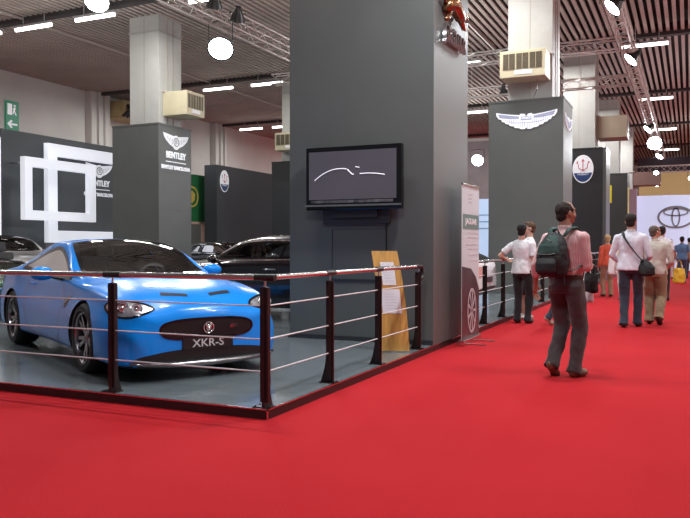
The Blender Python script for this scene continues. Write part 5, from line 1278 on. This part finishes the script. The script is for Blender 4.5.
for s in (-1, 1):
    bm = nb(); tube(bm, [(s*0.075, -0.155, 1.40), (s*0.10, -0.10, 1.475), (s*0.115, -0.02, 1.492), (s*0.13, 0.07, 1.455), (s*0.14, 0.125, 1.37), (s*0.16, 0.125, 1.25), (s*0.19, 0.05, 1.15), (s*0.185, -0.07, 1.09), (s*0.14, -0.17, 1.06)], [0.030, 0.034, 0.034, 0.032, 0.030, 0.020, 0.014, 0.013, 0.013], 10, flat=0.28, up=(0, 0, 1) if False else None)
    obj('shoulder_strap', bm, Mg_, bp_, smooth=True)
    bm = nb(); tube(bm, [(s*0.13, -0.23, 1.02), (s*0.135, -0.235, 0.94), (s*0.115, -0.22, 0.90)], 0.009, 6, flat=0.4); obj('loose_strap', bm, Mk_, bp_)
wr = JM['RA'][2]
def bag(name, label, cat, loc, rz, w, d, h, m, handle_h=0.12):
    t = thing(name, label, cat, loc, rz); bm = nb()
    loft_h(bm, [(0, 0, 0, w*0.44, d*0.40), (0, 0, h*0.12, w*0.52, d*0.5), (0, 0, h*0.6, w*0.50, d*0.45), (0, 0, h*0.92, w*0.45, d*0.25), (0, 0, h, w*0.42, d*0.14)], 20)
    me = soft(bm, 0.009, 2); folds(me, 0.012, 12, loc[0]); obj('bag_body', me, m, t, smooth=True)
    for s in (-1, 1):
        bm = nb(); tube(bm, [(-w*0.22, s*d*0.10, h*0.95), (-w*0.14, s*d*0.06, h+handle_h*0.8), (0, 0, h+handle_h), (w*0.14, s*d*0.06, h+handle_h*0.8), (w*0.22, s*d*0.10, h*0.95)], 0.008, 6); obj('handle', bm, m, t)
    return t
WM = Matrix.Translation(mloc) @ Matrix.Rotation(mrz, 4, 'Z') @ Matrix.Scale(1.78/1.75, 4)
hand = WM @ (wr+Vector((0.0, 0.05, -0.02)))
bag('camera_bag', 'small black bag held in the right hand of the backpack man', 'bag', (hand.x+0.0, hand.y+0.02, hand.z-0.27), mrz, 0.16, 0.10, 0.20, Mk_, 0.08)
bag('paper_bag', 'narrow white bag hanging below the black bag of the backpack man', 'bag', (hand.x-0.05, hand.y+0.12, hand.z-0.38), mrz, 0.15, 0.05, 0.25, M_paper, 0.14)

# ---- bagman and beige companion
bl = (-0.88, 13.2, 0.0)
man2, J2 = person('tall man in a white shirt with a black shoulder bag, seen from behind', bl, -0.05, 1.85, lf=(-0.10, 0.0), rf=(0.14, 0.0), la=(-0.22, 0.24, 1.02), ra=(0.20, 0.22, 1.02), head=(-0.1, 0.08), build=1.05,
    shirt=('white_cotton_shirt', (0.66, 0.68, 0.76)), sleeves='long', trousers=('dark_blue_jeans', (0.022, 0.033, 0.055)), shoes=('black_shoe', (0.015, 0.014, 0.014)), skin=0)
sb = thing('shoulder_bag', 'black shoulder bag with a wide diagonal strap across the white shirt', 'bag', bl, -0.05, scale=1.85/1.75)
bm = nb(); loft_h(bm, [(0.235, -0.09, 0.80, 0.06, 0.05), (0.235, -0.09, 0.83, 0.115, 0.075), (0.23, -0.09, 0.93, 0.125, 0.075), (0.22, -0.08, 1.00, 0.085, 0.06), (0.20, -0.07, 1.05, 0.04, 0.04)], 20); me = soft(bm, 0.010, 3); folds(me, 0.012, 12, 8.2); obj('bag_body', me, Mk_, sb, smooth=True)
bm = nb(); tube(bm, [(0.19, -0.12, 1.02), (0.10, -0.150, 1.13), (0.0, -0.150, 1.27), (-0.08, -0.130, 1.39), (-0.115, -0.07, 1.468), (-0.10, 0.03, 1.482), (-0.04, 0.12, 1.36), (0.06, 0.15, 1.20), (0.16, 0.10, 1.06), (0.22, 0.0, 0.99)], 0.026, 10, flat=0.3); obj('strap', bm, Mk_, sb, smooth=True)
person('older man in a beige shirt and baggy khaki trousers beside the white shirt man', (-0.54, 13.9, 0.0), -0.05, 1.68, lf=(-0.02, 0.0), rf=(-0.20, 0.06), la=(-0.20, 0.22, 0.98), ra=(0.20, 0.22, 1.0), head=(-0.75, 0.1), build=1.10,
    hair=('grey_brown_hair', (0.10, 0.075, 0.06)), bald=True, shirt=('beige_shirt', (0.48, 0.44, 0.38)), sleeves='rolled', trousers=('khaki_trousers', (0.26, 0.19, 0.11)), loose=1.22, skin=0)
# ---- the two young men at the railing
person('young man in a white shirt and black jeans resting a hand on the railing', (-2.62, 13.05, 0.0), -0.15, 1.70, lf=(0.0, 0.0), rf=(0.05, 0.0), la=(-0.36, 0.16, 1.13), head=(0.1, 0.1), build=0.98, hair=('black_hair', (0.008, 0.008, 0.009)),
    shirt=('white_tee', (0.74, 0.75, 0.78)), sleeves='short', trousers=('black_jeans', (0.009, 0.009, 0.012)), shoes=('black_shoe', (0.015, 0.014, 0.014)), collar=False, skin=2, loose=0.98)
person('brown haired young man in white behind the black jeans man, face turned left', (-2.66, 13.85, 0.0), 1.9, 1.76, lf=(0.0, 0.0), rf=(0.05, 0.0), head=(0.0, 0.1), build=0.95, hair=('brown_hair', (0.10, 0.055, 0.03)),
    shirt=('white_tee', (0, 0, 0)), sleeves='short', trousers=('dark_shorts', (0.03, 0.03, 0.035)), shorts=True, shoes=('white_sneaker', (0.62, 0.60, 0.58)), collar=False, skin=2)
person('walker in dark jeans and pale sneakers mostly hidden behind the backpack man', (-1.98, 13.0, 0.0), -0.9, 1.58, lf=(-0.18, 0.06), rf=(0.14, 0.0), head=(0.0, 0.2), build=0.9, hair=('black_hair', (0, 0, 0)), shirt=('black_top', (0.02, 0.02, 0.022)), sleeves='short',
    trousers=('dark_blue_jeans', (0, 0, 0)), shoes=('cream_sneaker', (0.50, 0.42, 0.33)), collar=False, skin=2)
# ---- people farther up the aisle
person('blond person in an orange red top and tan trousers beside the black column', (-1.98, 21.0, 0.0), 0.4, 1.62, lf=(0.05, 0.0), rf=(-0.05, 0.0), ra=(0.18, 0.24, 1.02), head=(-0.2, 0.1), build=0.95, hair=('blond_hair', (0.55, 0.40, 0.22)), shirt=('orange_red_top', (0.62, 0.10, 0.05)),
    sleeves='long', trousers=('tan_trousers', (0.33, 0.20, 0.12)), shoes=('brown_shoe', (0.06, 0.03, 0.02)), collar=False, vox=0.012, skin=2)
bag('tote_bag', 'white tote bag beside the orange topped person', 'bag', (-1.76, 20.6, 0.60), 0.3, 0.34, 0.10, 0.42, M_paper, 0.2)
person('person in pale clothes half hidden behind the tall white shirt man', (-1.45, 19.6, 0.0), 0.3, 1.62, lf=(-0.10, 0.0), rf=(0.10, 0.0), build=0.9, hair=('brown_hair', (0, 0, 0)), shirt=('cream_top', (0.62, 0.58, 0.52)), sleeves='long', trousers=('pale_trousers', (0.55, 0.52, 0.50)), vox=0.012)
person('man in a white shirt and black trousers just right of the beige shirted man', (-0.62, 19.9, 0.0), -0.1, 1.80, lf=(-0.08, 0.0), rf=(0.10, 0.0), build=1.0, hair=('dark_hair', (0.015, 0.012, 0.01)), shirt=('white_tee', (0, 0, 0)), sleeves='short', trousers=('black_trousers', (0.015, 0.015, 0.017)), vox=0.012)
bag('carrier_bag', 'yellow carrier bag held low beside the far man in black trousers', 'bag', (-0.24, 20.3, 0.42), 0.2, 0.30, 0.10, 0.36, mat('yellow_plastic', (0.75, 0.50, 0.04), 0.4, noise_s=14, noise_amt=0.1), 0.2)
person('far away person in a blue shirt and jeans near the white logo wall', (-0.26, 29.5, 0.0), 0.0, 1.66, lf=(-0.10, 0.0), rf=(0.10, 0.0), build=1.05, hair=('dark_hair', (0, 0, 0)), shirt=('blue_shirt', (0.10, 0.22, 0.42)), sleeves='short', trousers=('blue_jeans', (0.06, 0.10, 0.20)), vox=0.014)
person('far away person in a pink top left of the blue shirted one', (-0.72, 33.5, 0.0), 0.3, 1.60, build=0.95, hair=('brown_hair', (0, 0, 0)), shirt=('pink_top', (0.60, 0.25, 0.22)), sleeves='short', trousers=('white_trousers', (0.6, 0.6, 0.62)), collar=False, vox=0.014)
person('far away person in grey at the right edge of the picture', (-0.02, 34.0, 0.0), -0.2, 1.66, lf=(-0.10, 0.0), rf=(0.10, 0.0), build=1.0, hair=('dark_hair', (0, 0, 0)), shirt=('grey_top', (0.30, 0.32, 0.36)), sleeves='short', trousers=('dark_jeans', (0.03, 0.035, 0.05)), vox=0.014)
# ================================================================== CAMERA, SKY, LIGHT
cam = bpy.data.cameras.new('camera'); co = bpy.data.objects.new('camera', cam); COL.objects.link(co); SC.camera = co
cam.sensor_fit = 'HORIZONTAL'; cam.sensor_width = 36.0; cam.lens = 755.6/690*36
TH = math.atan(345/755.6); pitch = math.atan(13/755.6)
co.location = (0, 0, 1.33); co.rotation_euler = (PI/2 - pitch, 0, TH); cam.clip_end = 300
w = bpy.data.worlds.new('world'); SC.world = w; w.use_nodes = True
w.node_tree.nodes['Background'].inputs['Color'].default_value = (0.80, 0.86, 1.0, 1); w.node_tree.nodes['Background'].inputs['Strength'].default_value = 0.14
PW = 1.0
for L in bpy.data.lights:
    if L.type == 'SPOT': L.energy = 700*PW
def fill_area(x, y, z, e, size=1.6, col=(1.0, 0.98, 0.95), sy=None):
    L = bpy.data.lights.new('tube_light', 'AREA'); L.energy = e; L.shape = 'RECTANGLE'; L.size = size; L.size_y = sy or size; L.color = col
    o = bpy.data.objects.new('tube_light', L); COL.objects.link(o); o.location = (x, y, z); return o
# soft area lights added along the ceiling tube rows, with no fittings
for y in (-3, 7.6, 18.3, 28.9, 39.6, 50.2, 62):
    for x in (-22, -14, -5, 4, 11):
        if y == -3: continue
        fill_area(x, y, 8.4, 260, 2.0, sy=0.25)

def up_fill(x, y, z, e, s=2.5):  # added unseen fill aimed upward, brightens the slats and concrete columns
    o = fill_area(x, y, z, e, s); o.rotation_euler = (PI, 0, 0)
for x, y in ((-8, 12), (-8, 24), (4, 8), (4, 20), (4, 34), (-10, 38), (3, 50), (-18, 10), (-15.5, 14.5)): up_fill(x, y, 5.6, 150)
bpy.data.scenes.remove(WORK)
